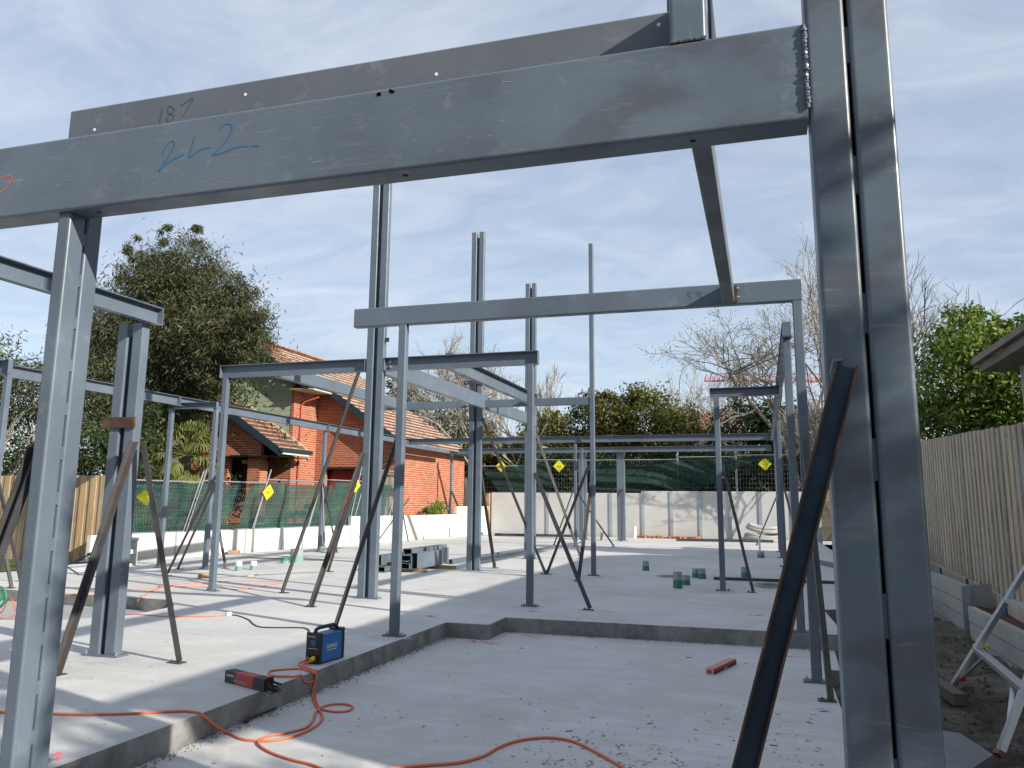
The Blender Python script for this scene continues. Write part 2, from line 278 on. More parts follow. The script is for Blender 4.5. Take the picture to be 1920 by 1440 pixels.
# ---------------------------------------------------------------- mesh helpers
def tag(o, label=None, cat=None, group=None, kind=None):
    if label: o['label'] = label
    if cat: o['category'] = cat
    if group: o['group'] = group
    if kind: o['kind'] = kind
    return o
def thing(name, label, cat, loc=(0, 0, 0), group=None):
    o = bpy.data.objects.new(name, None); col.objects.link(o); o.location = loc; o.empty_display_size = 0.1
    return tag(o, label, cat, group)
def origin(o):
    p = Vector((0, 0, 0))
    while o is not None: p = p + o.location; o = o.parent
    return p
class MB:
    def __init__(s): s.v = []; s.f = []; s.uv = None
    def add(s, vs, fs):
        n = len(s.v); s.v += [tuple(v) for v in vs]; s.f += [tuple(i+n for i in f) for f in fs]; return s
    def box(s, x0, x1, y0, y1, z0, z1):
        return s.add([(x0, y0, z0), (x1, y0, z0), (x1, y1, z0), (x0, y1, z0), (x0, y0, z1), (x1, y0, z1), (x1, y1, z1), (x0, y1, z1)],
                     [(0, 3, 2, 1), (4, 5, 6, 7), (0, 1, 5, 4), (1, 2, 6, 5), (2, 3, 7, 6), (3, 0, 4, 7)])
    def frame(s, p0, p1, up=(0, 0, 1)):
        p0, p1 = Vector(p0), Vector(p1); d = (p1-p0).normalized(); up = Vector(up)
        if abs(d.dot(up)) > 0.98: up = Vector((0, 1, 0)) if abs(d.y) < 0.9 else Vector((1, 0, 0))
        a = d.cross(up).normalized(); b = a.cross(d).normalized(); return p0, p1, a, b
    def profile(s, p0, p1, prof, up=(0, 0, 1), cap=True, taper=1.0):
        p0, p1, a, b = s.frame(p0, p1, up); n = len(prof)
        vs = [p0 + a*x + b*y for x, y in prof] + [p1 + a*x*taper + b*y*taper for x, y in prof]
        fs = [(i, (i+1) % n, n+(i+1) % n, n+i) for i in range(n)]
        if cap: fs += [tuple(range(n-1, -1, -1)), tuple(range(n, 2*n))]
        return s.add(vs, fs)
    def bar(s, p0, p1, w, h, up=(0, 0, 1)):
        return s.profile(p0, p1, [(-w/2, -h/2), (w/2, -h/2), (w/2, h/2), (-w/2, h/2)], up)
    def rhs(s, p0, p1, w, h, r=0.012, up=(0, 0, 1), seg=3):
        pr = []
        for cx, cy, a0 in ((w/2-r, h/2-r, 0), (-w/2+r, h/2-r, 90), (-w/2+r, -h/2+r, 180), (w/2-r, -h/2+r, 270)):
            for k in range(seg+1): a = R(a0+90*k/seg); pr.append((cx+r*math.cos(a), cy+r*math.sin(a)))
        return s.profile(p0, p1, pr, up)
    def ell(s, p0, p1, w, t=0.008, up=(0, 0, 1), flip=1):
        return s.profile(p0, p1, [(0, 0), (w*flip, 0), (w*flip, t), (t*flip, t), (t*flip, w), (0, w)][::flip], up)
    def tube(s, pts, r, n=8, r1=None, closed=False):
        pts = [Vector(p) for p in pts]; m = len(pts); rings = []
        prev = None
        for i, p in enumerate(pts):
            d = (pts[min(i+1, m-1)] - pts[max(i-1, 0)]).normalized()
            if prev is None:
                a = d.cross(Vector((0, 0, 1)));
                if a.length < 1e-3: a = d.cross(Vector((1, 0, 0)))
                a.normalize()
            else: a = (prev - d*prev.dot(d)).normalized()
            prev = a; b = d.cross(a)
            rr = r if r1 is None else r + (r1-r)*i/max(1, m-1)
            rings.append([p + (a*math.cos(2*math.pi*k/n) + b*math.sin(2*math.pi*k/n))*rr for k in range(n)])
        vs = [v for rg in rings for v in rg]
        fs = [(i*n+k, i*n+(k+1) % n, (i+1)*n+(k+1) % n, (i+1)*n+k) for i in range(m-1) for k in range(n)]
        fs += [tuple(range(n-1, -1, -1)), tuple((m-1)*n+k for k in range(n))]
        return s.add(vs, fs)
    def cyl(s, p0, p1, r, n=12, r1=None): return s.tube([p0, p1], r, n, r1)
    def prism(s, poly, z0, z1):
        n = len(poly)
        ar = sum(poly[i][0]*poly[(i+1) % n][1]-poly[(i+1) % n][0]*poly[i][1] for i in range(n))
        if ar < 0: poly = poly[::-1]
        return s.add([(x, y, z0) for x, y in poly]+[(x, y, z1) for x, y in poly],
                     [tuple(range(n-1, -1, -1)), tuple(range(n, 2*n))]+[(i, (i+1) % n, n+(i+1) % n, n+i) for i in range(n)])
    def poly(s, pts, t):
        """flat polygon given in 3D, thickened by vector t"""
        n = len(pts); t = Vector(t)
        return s.add([Vector(p) for p in pts]+[Vector(p)+t for p in pts], [tuple(range(n)), tuple(range(2*n-1, n-1, -1))]+[(i, n+i, n+(i+1) % n, (i+1) % n) for i in range(n)])
    def grid(s, fn, nu, nv):
        vs = [fn(i/nu, j/nv) for j in range(nv+1) for i in range(nu+1)]
        return s.add(vs, [(j*(nu+1)+i, j*(nu+1)+i+1, (j+1)*(nu+1)+i+1, (j+1)*(nu+1)+i) for j in range(nv) for i in range(nu)])
    def build(s, name, m, parent=None, loc=None, smooth=False, uv=True):
        me = bpy.data.meshes.new(name)
        if parent is not None: off = origin(parent)
        elif loc is not None: off = Vector(loc)
        else:
            xs = [v[0] for v in s.v]; ys = [v[1] for v in s.v]; zs = [v[2] for v in s.v]
            off = Vector(((min(xs)+max(xs))/2, (min(ys)+max(ys))/2, min(zs)))
        wv = s.v
        me.from_pydata([(v[0]-off.x, v[1]-off.y, v[2]-off.z) for v in wv], [], s.f)
        me.validate(); me.update()
        if uv:
            l = me.uv_layers.new(name='uv')
            for p in me.polygons:
                nx, ny, nz = abs(p.normal.x), abs(p.normal.y), abs(p.normal.z)
                for li in p.loop_indices:
                    q = me.vertices[me.loops[li].vertex_index].co + off
                    if s.uv: l.data[li].uv = s.uv(q)
                    else: l.data[li].uv = (q.x, q.y) if nz > nx and nz > ny else ((q.y, q.z) if nx > ny else (q.x, q.z))
        if smooth:
            for p in me.polygons: p.use_smooth = True
        me.materials.append(m)
        o = bpy.data.objects.new(name, me); col.objects.link(o)
        if parent is not None: o.parent = parent
        else: o.location = off
        return o
def struct(o): o['kind'] = 'structure'; return o

# ---------------------------------------------------------------- ground and slab
LOW = -0.17; DIRT = -0.34
struct(MB().grid(lambda u, v: (-14.3+19*u, -7+46*v, DIRT + 0.05*math.sin(u*61+v*23)*math.sin(v*71+u*9) + (0.04*math.sin(u*190)*math.sin(v*330))), 90, 220).build('site_ground', M_DIRT, loc=(0, 0, 0)))
# surrounding ground: one sheet to the horizon with the site cut out, a little higher than the dug site
g = MB()
SX0, SX1, SY0, SY1 = -14.25, 3.05, -6.5, 34.62
for x0, x1, y0, y1 in ((-1500, SX0, -1500, 1500), (SX1, 1500, -1500, 1500), (SX0, SX1, SY1, 1500), (SX0, SX1, -1500, SY0)):
    g.add([(x0, y0, 0.0), (x1, y0, 0.0), (x1, y1, 0.0), (x0, y1, 0.0)], [(0, 1, 2, 3)])
struct(g.build('neighbouring_ground', M_GRASS, loc=(0, 0, 0)))
# raised garden beds behind the retaining walls
struct(MB().box(-40, -14.2, 15.2, 60, 0.01, 0.55).build('raised_garden', M_GRASS))
struct(MB().box(-14.19, 12, 34.75, 60, 0.012, 1.55).build('raised_bank', M_DIRT))
# main slab: outline traced from the plan, with the low garage slab cut out of it
slab = [(-3.63, -4), (-3.63, 9.2), (-3.10, 9.2), (-3.10, 9.85), (0.80, 9.85), (0.72, 12.1), (0.95, 12.2), (2.0, 14.2), (2.0, 34.3), (-12.05, 34.3), (-13.3, 20.0), (-14.1, 10.2),
        (-8.05, 9.85), (-7.55, 9.3), (-7.45, 8.4), (-7.9, 7.8), (-9.0, 7.4), (-14.0, 6.7), (-14.0, -4)]
top = MB().prism([(x, y) for x, y in slab], -0.335, 0.0)
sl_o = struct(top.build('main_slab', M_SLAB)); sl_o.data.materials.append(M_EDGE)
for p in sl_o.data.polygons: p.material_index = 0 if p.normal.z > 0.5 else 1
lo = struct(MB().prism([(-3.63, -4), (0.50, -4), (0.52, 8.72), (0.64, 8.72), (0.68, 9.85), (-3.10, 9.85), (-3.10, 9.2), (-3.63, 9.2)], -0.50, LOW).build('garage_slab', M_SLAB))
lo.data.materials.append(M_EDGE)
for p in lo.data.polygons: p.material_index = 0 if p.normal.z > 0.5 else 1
# crumbled mortar along the foot of the step, and the sunken rebate in the left bay
def crumb(x0, y0, x1, y1, n, name, z=LOW, spread=0.05, out=(1, 0)):
    b = MB(); r = random.Random(3)
    for i in range(n):
        t = r.random(); q = abs(r.gauss(0, spread)); x = x0+(x1-x0)*t+out[0]*q; y = y0+(y1-y0)*t+out[1]*q; s = r.uniform(0.004, 0.016)
        vs = [(x+r.uniform(-s, s), y+r.uniform(-s, s), z+0.001) for _ in range(3)]+[(x, y, z+s*0.8)]
        b.add(vs, [(0, 1, 3), (1, 2, 3), (2, 0, 3), (0, 2, 1)])
    return tag(b.build(name, M_EDGE, loc=(0, 0, 0)), kind='stuff')
tag(crumb(-3.63, 4, -3.63, 9.2, 900, 'mortar_crumbs'), 'grey mortar crumbs scattered along the foot of the slab step', 'rubble')
tag(crumb(-3.1, 9.85, 0.6, 9.85, 420, 'mortar_crumbs', out=(0, -1)), 'mortar crumbs at the foot of the far garage slab step', 'rubble')
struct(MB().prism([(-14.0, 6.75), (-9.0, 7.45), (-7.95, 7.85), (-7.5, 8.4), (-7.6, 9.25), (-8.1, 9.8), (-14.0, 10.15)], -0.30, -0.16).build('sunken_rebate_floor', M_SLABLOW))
struct(MB().box(-12.35, -10.0, 17.35, 17.75, 0.0, 0.004).build('drain_rebate', mat('shaded_rebate_concrete', (0.10, 0.095, 0.085), 0.5)))  # flat sheet on the slab; the narrow rebate's shade is in its colour
struct(MB().box(-0.95, 1.2, 16.0, 16.12, 0.0, 0.05).build('slab_edge_strip', M_STEEL_D))
# drying patches: dusty pale rings round the fixed posts and pink/blue set-out paint on the concrete
M_DUST = concrete('cement_dust', (0.66, 0.67, 0.67), 0.9, False, 0.9, False)
def patch(name, x, y, z, rx, ry, m, seed=1, n=22, h=0.003):
    r = random.Random(seed+3); pts = []
    for k in range(n):
        a = 2*math.pi*k/n; q = 1+r.uniform(-0.35, 0.35); pts.append((x+rx*q*math.cos(a), y+ry*q*math.sin(a)))
    return struct(MB().prism(pts, z, z+h).build(name, m))
def soft(m, amax=0.8, f=4.0):
    t, b = P(m); g = N(t, 'ShaderNodeTexCoord'); sb = N(t, 'ShaderNodeVectorMath', operation='SUBTRACT'); t.links.new(g.outputs['Generated'], sb.inputs[0]); sb.inputs[1].default_value = (.5, .5, .5)
    mu = N(t, 'ShaderNodeVectorMath', operation='MULTIPLY'); t.links.new(sb.outputs[0], mu.inputs[0]); mu.inputs[1].default_value = (1, 1, 0)
    ln = N(t, 'ShaderNodeVectorMath', operation='LENGTH'); t.links.new(mu.outputs[0], ln.inputs[0]); nz = noise(t, coords(t, 'World'), f, 7, .7)
    a = mix(t, 1.0, ramp(t, ln.outputs['Value'], [(0.06, amax), (0.44, 0.0)]), ramp(t, nz, [(0.36, 0.15), (0.6, 1.0)]), 'MULTIPLY')
    t.links.new(a, b.inputs['Alpha']); return m
soft(M_DUST, 0.85, 6.0)
def splat(name, pts, m):
    b = MB(); r = random.Random(5)
    for x, y, z, s in pts:
        for _ in range(26):
            a = r.uniform(0, 6.28); q = abs(r.gauss(0, s)); cx, cy = x+q*1.6*math.cos(a), y+q*math.sin(a); w_ = r.uniform(0.006, 0.02)*(s/0.1)**0.5
            th = r.uniform(-0.5, 0.5); ux, uy = math.cos(th), math.sin(th)
            b.add([(cx-ux*w_*2, cy-uy*w_*2, z+0.0025), (cx+uy*w_*.5, cy-ux*w_*.5, z+0.0025), (cx+ux*w_*2, cy+uy*w_*2, z+0.0025), (cx-uy*w_*.5, cy+ux*w_*.5, z+0.0025)], [(0, 1, 2, 3)])
    return struct(b.build(name, m))
splat('set_out_paint', [(-2.95, 10.5, 0, 0.12), (-2.75, 9.65, LOW, 0.12), (-3.2, 9.0, LOW, 0.10), (-0.1, 11.2, 0, 0.10), (0.2, 9.3, LOW, 0.10), (-3.05, 9.0, LOW, 0.08)], M_PINK)
splat('set_out_paint_blue', [(0.37, 7.0, LOW, 0.05), (-4.0, 9.6, 0, 0.06)], mat('blue_chalk', (0.05, 0.25, 0.55), 0.8))
def dirtfilm(name, cx, cy, z, sx, sy, n, m, seed):
    b = MB(); r = random.Random(seed)
    for _ in range(n):
        x = r.gauss(cx, sx); y = r.gauss(cy, sy); a = r.uniform(0, 3.14); L = abs(r.gauss(0, .016))+.003; w_ = abs(r.gauss(0, .006))+.002; ux, uy = math.cos(a), math.sin(a)
        k_ = r.choice((5, 6, 7)); b.add([(x+ux*L*math.cos(6.283*i/k_)*r.uniform(.6, 1)-uy*w_*math.sin(6.283*i/k_), y+uy*L*math.cos(6.283*i/k_)+ux*w_*math.sin(6.283*i/k_)*r.uniform(.5, 1.2), z+.002) for i in range(k_)], [tuple(range(k_))])
    return struct(b.build(name, m, loc=(0, 0, 0)))
M_SOIL = mat('soil_smear', (0.30, 0.265, 0.22), 0.95)
dirtfilm('soil_smears', -0.95, 5.15, LOW, 0.35, 0.30, 260, M_SOIL, 31); dirtfilm('soil_smears', 0.0, 6.0, LOW, 0.25, 0.7, 90, M_SOIL, 32); dirtfilm('soil_smears', -1.6, 7.0, LOW, 0.8, 1.2, 60, M_SOIL, 33)
dirtfilm('soil_smears', -1.2, 13.0, 0, 1.2, 1.5, 80, M_SOIL, 34); dirtfilm('soil_smears', -5.0, 6.5, 0, 1.0, 1.0, 30, M_SOIL, 35)
for i_, (x_, y_, rx_, ry_) in enumerate(((-0.69, 14.0, .55, .42), (-3.12, 10.9, .32, .25), (-3.22, 15.8, .5, .35), (-3.8, 8.0, .28, .2), (-5.58, 10.9, .5, .35), (-5.79, 16.0, .5, .4), (-8.24, 10.9, .35, .25), (-5.72, 6.1, .45, .3), (-4.92, 6.1, .25, .12), (-5.4, 5.4, .3, .12), (-2.2, 10.85, .35, .15))): patch('cement_dust_ring', x_, y_, 0.001, rx_, ry_, M_DUST, i_, 26, .0022)
patch('wet_stain', -1.75, 16.4, 0.001, .38, .5, soft(mat('damp_concrete', (0.20, 0.19, 0.165), .6), 0.9, 3), 50, 26, .0022); patch('wet_puddle', 0.15, 15.3, 0.001, .42, .7, soft(mat('puddle', (0.07, 0.07, 0.055), .2), 1.0, 3), 51, 26, .0025)
# small dark debris lying about on both slabs
b = MB(); r = random.Random(11)
for i in range(300):
    if i < 170: x, y, z = r.uniform(-3.4, 0.4), r.uniform(3.6, 9.4), LOW
    else: x, y, z = r.uniform(-11, 0.4), r.uniform(10.2, 26), 0
    if i % 3 == 0 and i < 170: x, y = r.gauss(-1.0, 0.35), r.gauss(5.6, 0.45)
    s = r.uniform(0.0015, 0.0055); th = r.uniform(0, 3.14); L = s*r.choice([1, 1, 1.5, 1, 5])
    b.bar((x-L*math.cos(th), y-L*math.sin(th), z+s*.5), (x+L*math.cos(th), y+L*math.sin(th), z+s*.5), s, s*.8)
tag(b.build('debris', M_DARK, loc=(0, 0, 0)), 'tiny dark steel offcuts and grit scattered over the concrete', 'debris', kind='stuff')

# ---------------------------------------------------------------- steel frame
def plate(root, x0, x1, y0, y1, z=0.0, bolts=True, m=None):
    p = MB().box(x0, x1, y0, y1, z+0.006, z+0.018).build('base_plate', m or M_STEEL, root)
    if bolts:
        for bx in (x0+0.03, x1-0.03):
            by = (y0+y1)/2 if (y1-y0) < 0.16 else y0+0.03
            MB().cyl((bx, by, z+0.018), (bx, by, z+0.05), 0.008, 6).cyl((bx, by, z+0.018), (bx, by, z+0.03), 0.015, 6).build('anchor_bolt', M_GALV, p)
def post(label, x, y, h, z=0.0, w=0.09, d=0.09, name='steel_post', cap=None, group=None, pl=0.07, m=None, lean=(0, 0)):
    """single square hollow post, x,y = centre"""
    t = thing(name, label, 'steel post', (x, y, z), group)
    MB().rhs((x, y, z+0.018), (x+lean[0], y+lean[1], z+h), w, d, 0.010, (0, 1, 0)).build('shaft', m or M_STEEL, t)
    plate(t, x-w/2-pl, x+w/2+pl, y-d/2-0.015, y+d/2+0.015, z)
    if cap: MB().box(x-w/2-0.012, x+w/2+0.012, y-d/2-cap, y+d/2+0.01, z+h-0.010, z+h).build('cap_plate', M_STEEL, t)
    return t
def twin(label, x, y, h, z=0.0, W=0.29, mw=0.116, d=0.10, gap=True, m=None, weld=False, plate_on=True):
    """two hollow members side by side with a recessed web between; x = centre, y = front face"""
    t = thing('twin_steel_column', label, 'steel column', (x, y+d/2, z)); m = m or M_STEEL
    for s in (-1, 1):
        cx = x+s*(W/2-mw/2)
        MB().rhs((cx, y+d/2, z+0.018), (cx, y+d/2, z+h), mw, d, 0.012, (0, 1, 0)).build('member', m, t)
    g0 = W-2*mw
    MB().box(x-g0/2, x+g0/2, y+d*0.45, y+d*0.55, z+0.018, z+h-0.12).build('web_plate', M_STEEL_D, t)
    if plate_on: plate(t, x-W/2-0.05, x+W/2+0.05, y-0.03, y+d+0.03, z)
    return t
def rhsx(name, label, x0, x1, y0, y1, z0, z1, m=None, rr=0.012):
    return tag(MB().rhs((x0, (y0+y1)/2, (z0+z1)/2), (x1, (y0+y1)/2, (z0+z1)/2), y1-y0, z1-z0, rr).build(name, m or M_STEEL), label, 'steel beam')
def rhsy(name, label, y0, y1, x0, x1, z0, z1, m=None, rr=0.012):
    return tag(MB().rhs(((x0+x1)/2, y0, (z0+z1)/2), ((x0+x1)/2, y1, (z0+z1)/2), x1-x0, z1-z0, rr).build(name, m or M_STEEL), label, 'steel beam')
def channel(label, axis, a0, a1, at, z0, z1, d=0.085, open_=-1, t=0.010, m=None, ends=True, name='channel_beam'):
    """C section. axis x: web stands at y=at, flanges reach open_*d.  axis y: web at x=at."""
    root = thing(name, label, 'steel beam', ((a0+a1)/2, at, z0) if axis == 'x' else (at, (a0+a1)/2, z0))
    o0, o1 = sorted((at, at+open_*t)); f0, f1 = sorted((at+open_*t, at+open_*d))
    def bx(b, c0, c1, e0, e1): 
        return b.box(a0, a1, c0, c1, e0, e1) if axis == 'x' else b.box(c0, c1, a0, a1, e0, e1)
    bx(MB(), o0, o1, z0, z1).build('web', m or M_STEEL, root)
    bx(MB(), f0, f1, z1-t, z1-0.0005).build('flange', m or M_STEEL, root)
    bx(MB(), f0, f1, z0+0.0005, z0+t).build('flange', m or M_STEEL, root)
    if ends:
        for e, s in ((a0, 1), (a1, -1)):
            e0, e1 = sorted((e+s*0.001, e+s*0.009)); q = MB()
            (q.box(e0, e1, f0+0.001, f1-0.002, z0+t+0.001, z1-t-0.001) if axis == 'x' else q.box(f0+0.001, f1-0.002, e0, e1, z0+t+0.001, z1-t-0.001)).build('end_plate', m or M_STEEL, root)
    return root
Z0, Z1 = 3.352, 3.555
def bolts_on(root, pts, axis=(0, -1, 0), r=0.016):
    a = Vector(axis)
    for p in pts:
        p = Vector(p); MB().cyl(p, p+a*0.018, r, 6).cyl(p+a*0.018, p+a*0.032, r*0.6, 8).build('bolt', M_GALV, root)

# near right twin column (foreground) with its stitch welds
c1 = thing('twin_steel_column', 'large blue-grey twin steel column filling the right foreground, long slot between its two members', 'steel column', (0.36, 2.97, LOW))
for x0, x1 in ((0.220, 0.355), (0.366, 0.500)):
    MB().rhs(((x0+x1)/2, 2.97, LOW+0.02), ((x0+x1)/2, 2.97, 6.4), x1-x0, 0.14, 0.016, (0, 1, 0), 5).build('member', M_STEEL_F, c1)
wb = MB(); 
for k in range(14):
    z = LOW+0.15+k*0.5; wb.box(0.350, 0.371, 2.921, 2.945, z, z+0.14)
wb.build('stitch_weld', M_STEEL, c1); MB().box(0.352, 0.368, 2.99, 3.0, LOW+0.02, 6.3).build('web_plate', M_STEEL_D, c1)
plate(c1, 0.12, 0.60, 2.86, 3.08, LOW)
# near left post: two members one behind the other, stitch welded
nl = thing('twin_steel_column', 'large twin steel column at the left edge, stitch welded down its sunlit side', 'steel column', (-3.19, 3.03, LOW))
for y0, y1, zt in ((2.925, 3.022, 2.768), (3.031, 3.126, 3.078)):
    MB().rhs((-3.190, (y0+y1)/2, LOW+0.018), (-3.190, (y0+y1)/2, zt), 0.078, y1-y0, 0.013, (0, 1, 0), 4).build('member', M_STEEL, nl)
wb = MB()
for k in range(14): 
    z = -0.1+k*0.21; wb.box(-3.158, -3.1545, 3.018, 3.036, z, z+0.06)
wb.build('stitch_weld', M_STEEL, nl); plate(nl, -3.29, -3.11, 2.86, 3.20, LOW)
# front beam and the beam behind it
fb = thing('front_beam', 'big deep steel beam across the top foreground with 2L2 written in blue', 'steel beam', (-2, 2.97, 2.77))
MB().rhs((-5.2, 2.97, 2.96), (0.215, 2.97, 2.96), 0.14, 0.38, 0.014, (0, 0, 1), 4).build('hollow_section', M_STEEL_F, fb)
hb = MB()
for x in (-3.02, -1.40, -0.20): hb.cyl((x, 2.965, 2.7685), (x, 2.965, 2.775), 0.012, 12)
hb.build('bolt_hole', M_DARK, fb)
# thick irregular weld bead up the joint
bead = []; r = random.Random(2)
for k in range(40): bead.append((0.214+r.uniform(-.003, .003), 2.897+r.uniform(-.003, .003), 2.815+k*0.325/39))
w_ = MB()
for k in range(39): w_.cyl(bead[k], bead[k+1], 0.0095+r.uniform(-.002, .002), 8)
w_.build('weld_bead', M_STEEL, fb)
bb = thing('rear_beam', 'long grey-brown steel beam running behind and above the front beam, marked 187', 'steel beam', (-2, 3.08, 3.05))
MB().rhs((-3.355, 3.087, 3.235), (-0.135, 3.087, 3.235), 0.072, 0.305, 0.010).build('hollow_section', M_STEEL_B, bb)
hb = MB()
for px_h, py_h in ((177, 243), (460, 177), (818, 139), (1235, 46)):
    hx = 3.05*(-0.2998); d_ = r_*((px_h-960)/F_PX)-u_*((py_h-CYP)/F_PX)+f_; x, z = d_.x*3.05/d_.y, 1.4+d_.z*3.05/d_.y; hb.cyl((x, 3.0495, z), (x, 3.056, z), 0.008, 12)
hb.build('bolt_hole', M_WHITE, bb)
def scribble(strokes, x, y, z, s, m, parent, wd=0.004, shear=0.0):
    b = MB()
    for st in strokes:
        pts = []
        for i in range(len(st)-1):
            for k in range(4):
                p = [st[max(0, i-1)], st[i], st[i+1], st[min(len(st)-1, i+2)]]; t = k/4
                c = lambda j: 0.5*(2*p[1][j]+(-p[0][j]+p[2][j])*t+(2*p[0][j]-5*p[1][j]+4*p[2][j]-p[3][j])*t*t+(-p[0][j]+3*p[1][j]-3*p[2][j]+p[3][j])*t**3)
                pts.append((c(0), c(1)))
        pts.append(st[-1])
        q = [(x+px*s, y, z+pz*s) for px, pz in pts]
        for i in range(len(q)-1): b.bar(q[i], q[i+1], 0.0012, wd, (0, 0, 1)) if True else None
    return b.build('handwriting', m, parent)
def ribbon(strokes, T, m, parent, wd):
    """marker strokes lying on a face; T maps 2-D to the face"""
    b = MB()
    for st in strokes:
        pts = []
        for i in range(len(st)-1):
            p = [st[max(0, i-1)], st[i], st[i+1], st[min(len(st)-1, i+2)]]
            for k in range(6):
                t = k/6
                c = lambda j: 0.5*(2*p[1][j]+(-p[0][j]+p[2][j])*t+(2*p[0][j]-5*p[1][j]+4*p[2][j]-p[3][j])*t*t+(-p[0][j]+3*p[1][j]-3*p[2][j]+p[3][j])*t**3)
                pts.append(Vector((c(0), c(1))))
        pts.append(Vector(st[-1]))
        L = []; 
        for i, p in enumerate(pts):
            d = (pts[min(i+1, len(pts)-1)]-pts[max(i-1, 0)]); d = d.normalized() if d.length > 1e-6 else Vector((1, 0)); n = Vector((-d.y, d.x))*wd/2
            L.append((T(*(p+n)), T(*(p-n))))
        vs = [q for pr in L for q in pr]; b.add(vs, [(2*i, 2*i+1, 2*i+3, 2*i+2) for i in range(len(L)-1)])
    return b.build('handwriting', m, parent)
YF = 2.8985
# 2L2 traced in face coordinates (x metres along the beam, z metres)
ribbon([[(-2.612, 2.987), (-2.605, 3.012), (-2.575, 3.047), (-2.553, 3.040), (-2.560, 3.005), (-2.60, 2.945), (-2.625, 2.905), (-2.575, 2.945), (-2.49, 2.975)],
        [(-2.440, 3.055), (-2.452, 3.01), (-2.463, 2.965), (-2.455, 2.957), (-2.40, 2.985), (-2.348, 2.990)],
        [(-2.310, 3.068), (-2.283, 3.093), (-2.245, 3.085), (-2.245, 3.045), (-2.29, 2.985), (-2.335, 2.952), (-2.30, 2.953), (-2.20, 2.972), (-2.145, 2.970)],
        [(-2.135, 2.970), (-2.09, 2.963)]], lambda x, z: (x, YF, z), M_MARK, fb, 0.006)
ribbon([[(-3.60, 2.98), (-3.55, 2.99), (-3.515, 2.975), (-3.545, 2.93), (-3.60, 2.90)]], lambda x, z: (x, YF, z), M_MARKO, fb, 0.006)
ribbon([[(-2.775, 3.325), (-2.785, 3.235)], [(-2.70, 3.30), (-2.735, 3.325), (-2.74, 3.29), (-2.70, 3.265), (-2.73, 3.24), (-2.745, 3.26), (-2.70, 3.30)],
        [(-2.665, 3.315), (-2.595, 3.345), (-2.625, 3.295), (-2.645, 3.255)]], lambda x, z: (x, 3.0495, z), M_MARKD, bb, 0.006)
sc_b = MB(); r = random.Random(19)       # rust bleeding at the top edge and handling scratches on the big beam
for _ in range(70):
    x = r.uniform(-3.6, -0.9); z = r.uniform(2.80, 3.12); L = abs(r.gauss(0, .05))+.01; a = r.gauss(0, .25); h_ = r.uniform(.0006, .0022)
    sc_b.add([(x, 2.8992, z-h_), (x+L, 2.8992, z+L*a-h_*.3), (x+L, 2.8992, z+L*a+h_*.3), (x, 2.8992, z+h_)], [(0, 1, 2, 3)])
sc_b.build('scratches', mat('scratched_paint', (0.26, 0.27, 0.27), .7), fb)
sc_b = MB()
for x0_ in (-1.515, -1.455):
    for k in range(7): q_ = x0_+r.uniform(-.012, .012); zz = 3.128+r.uniform(-.006, .008); sc_b.add([(q_, 2.8990, zz-.008), (q_+.012, 2.8990, zz-.006), (q_+.014, 2.8990, zz+.004), (q_+.002, 2.8990, zz+.006)], [(0, 1, 2, 3)])
sc_b.build('rust_marks', M_RUST, fb)
# short posts standing on the front beam
t = thing('stub_bracket', 'short welded steel block standing on the front beam at the top of the picture', 'steel bracket', (-0.203, 2.97, 3.15))
MB().rhs((-0.2015, 2.975, 3.151), (-0.2015, 2.975, 3.392), 0.137, 0.147, 0.014, (0, 1, 0), 4).build('block', M_STEEL, t)
MB().box(-0.1345, -0.122, 3.13, 3.72, 3.17, 3.60).build('side_plate', M_STEEL_D, t)
w_ = MB()
for k in range(14): w_.cyl((-0.27+k*0.0096, 2.900+r.uniform(-.002, .002), 3.152), (-0.26+k*0.0096, 2.900, 3.152+r.uniform(0, .006)), 0.006, 6)
w_.build('weld_bead', M_STEEL, t)
rhsy('connecting_beam', 'dark beam seen from below, running from the front beam back to the middle header', 3.13, 8.03, -0.30, -0.19, 3.352, 3.548, M_STEEL_B)
# middle header with its two posts
mh = thing('header_beam', 'long plain header beam spanning the middle of the frame, marked with a faint number', 'steel beam', (-2, 8.09, Z0))
MB().rhs((-4.38, 8.09, 3.458), (0.44, 8.09, 3.458), 0.10, 0.215, 0.012).build('hollow_section', M_STEEL, mh)
MB().box(-0.187, -0.16, 8.005, 8.0395, 3.37, 3.53).build('cleat', M_RUST, mh); bolts_on(mh, [(-0.165, 8.02, 3.41), (-0.165, 8.02, 3.50)], (1, 0, 0), 0.018)
ribbon([[(-0.60, 3.49), (-0.64, 3.50), (-0.63, 3.465), (-0.605, 3.44), (-0.63, 3.415)], [(-0.50, 3.47), (-0.54, 3.50), (-0.53, 3.455), (-0.49, 3.44), (-0.52, 3.41)]], lambda x, z: (x, 8.038, z), M_MARKD, mh, 0.008)
post('slim steel post nearest the step, just right of the blue welder', -3.775, 8.09, Z0, group='single steel posts')
post('single steel post under the right end of the middle header, standing on the low slab', 0.395, 8.09, Z0-LOW, LOW, group='single steel posts')
post('single steel post with a projecting cap plate, just beyond the middle header', 0.345, 9.92, Z0, cap=0.09, group='single steel posts', pl=0.09)
# long right side beam
channel('long beam seen from below along the right side, over the slim posts', 'y', 9.78, 26.2, 0.395, Z0, 3.52, 0.10, -1)
for y, l in ((19.96, 'right side post halfway down the slab'), (23.2, 'second right side post past the middle of the slab'), (26.0, 'right side post at the far corner of the frame')):
    post(l+', under the long right beam', 0.42, y, Z0, group='right side posts')
# small right portal
channel('short channel beam over the single post right of centre', 'x', -0.80, 0.34, 14.08, 3.20, 3.355, 0.075, -1)
post('single post right of centre with dusty concrete round its foot', -0.69, 14.05, 3.20, group='single steel posts')
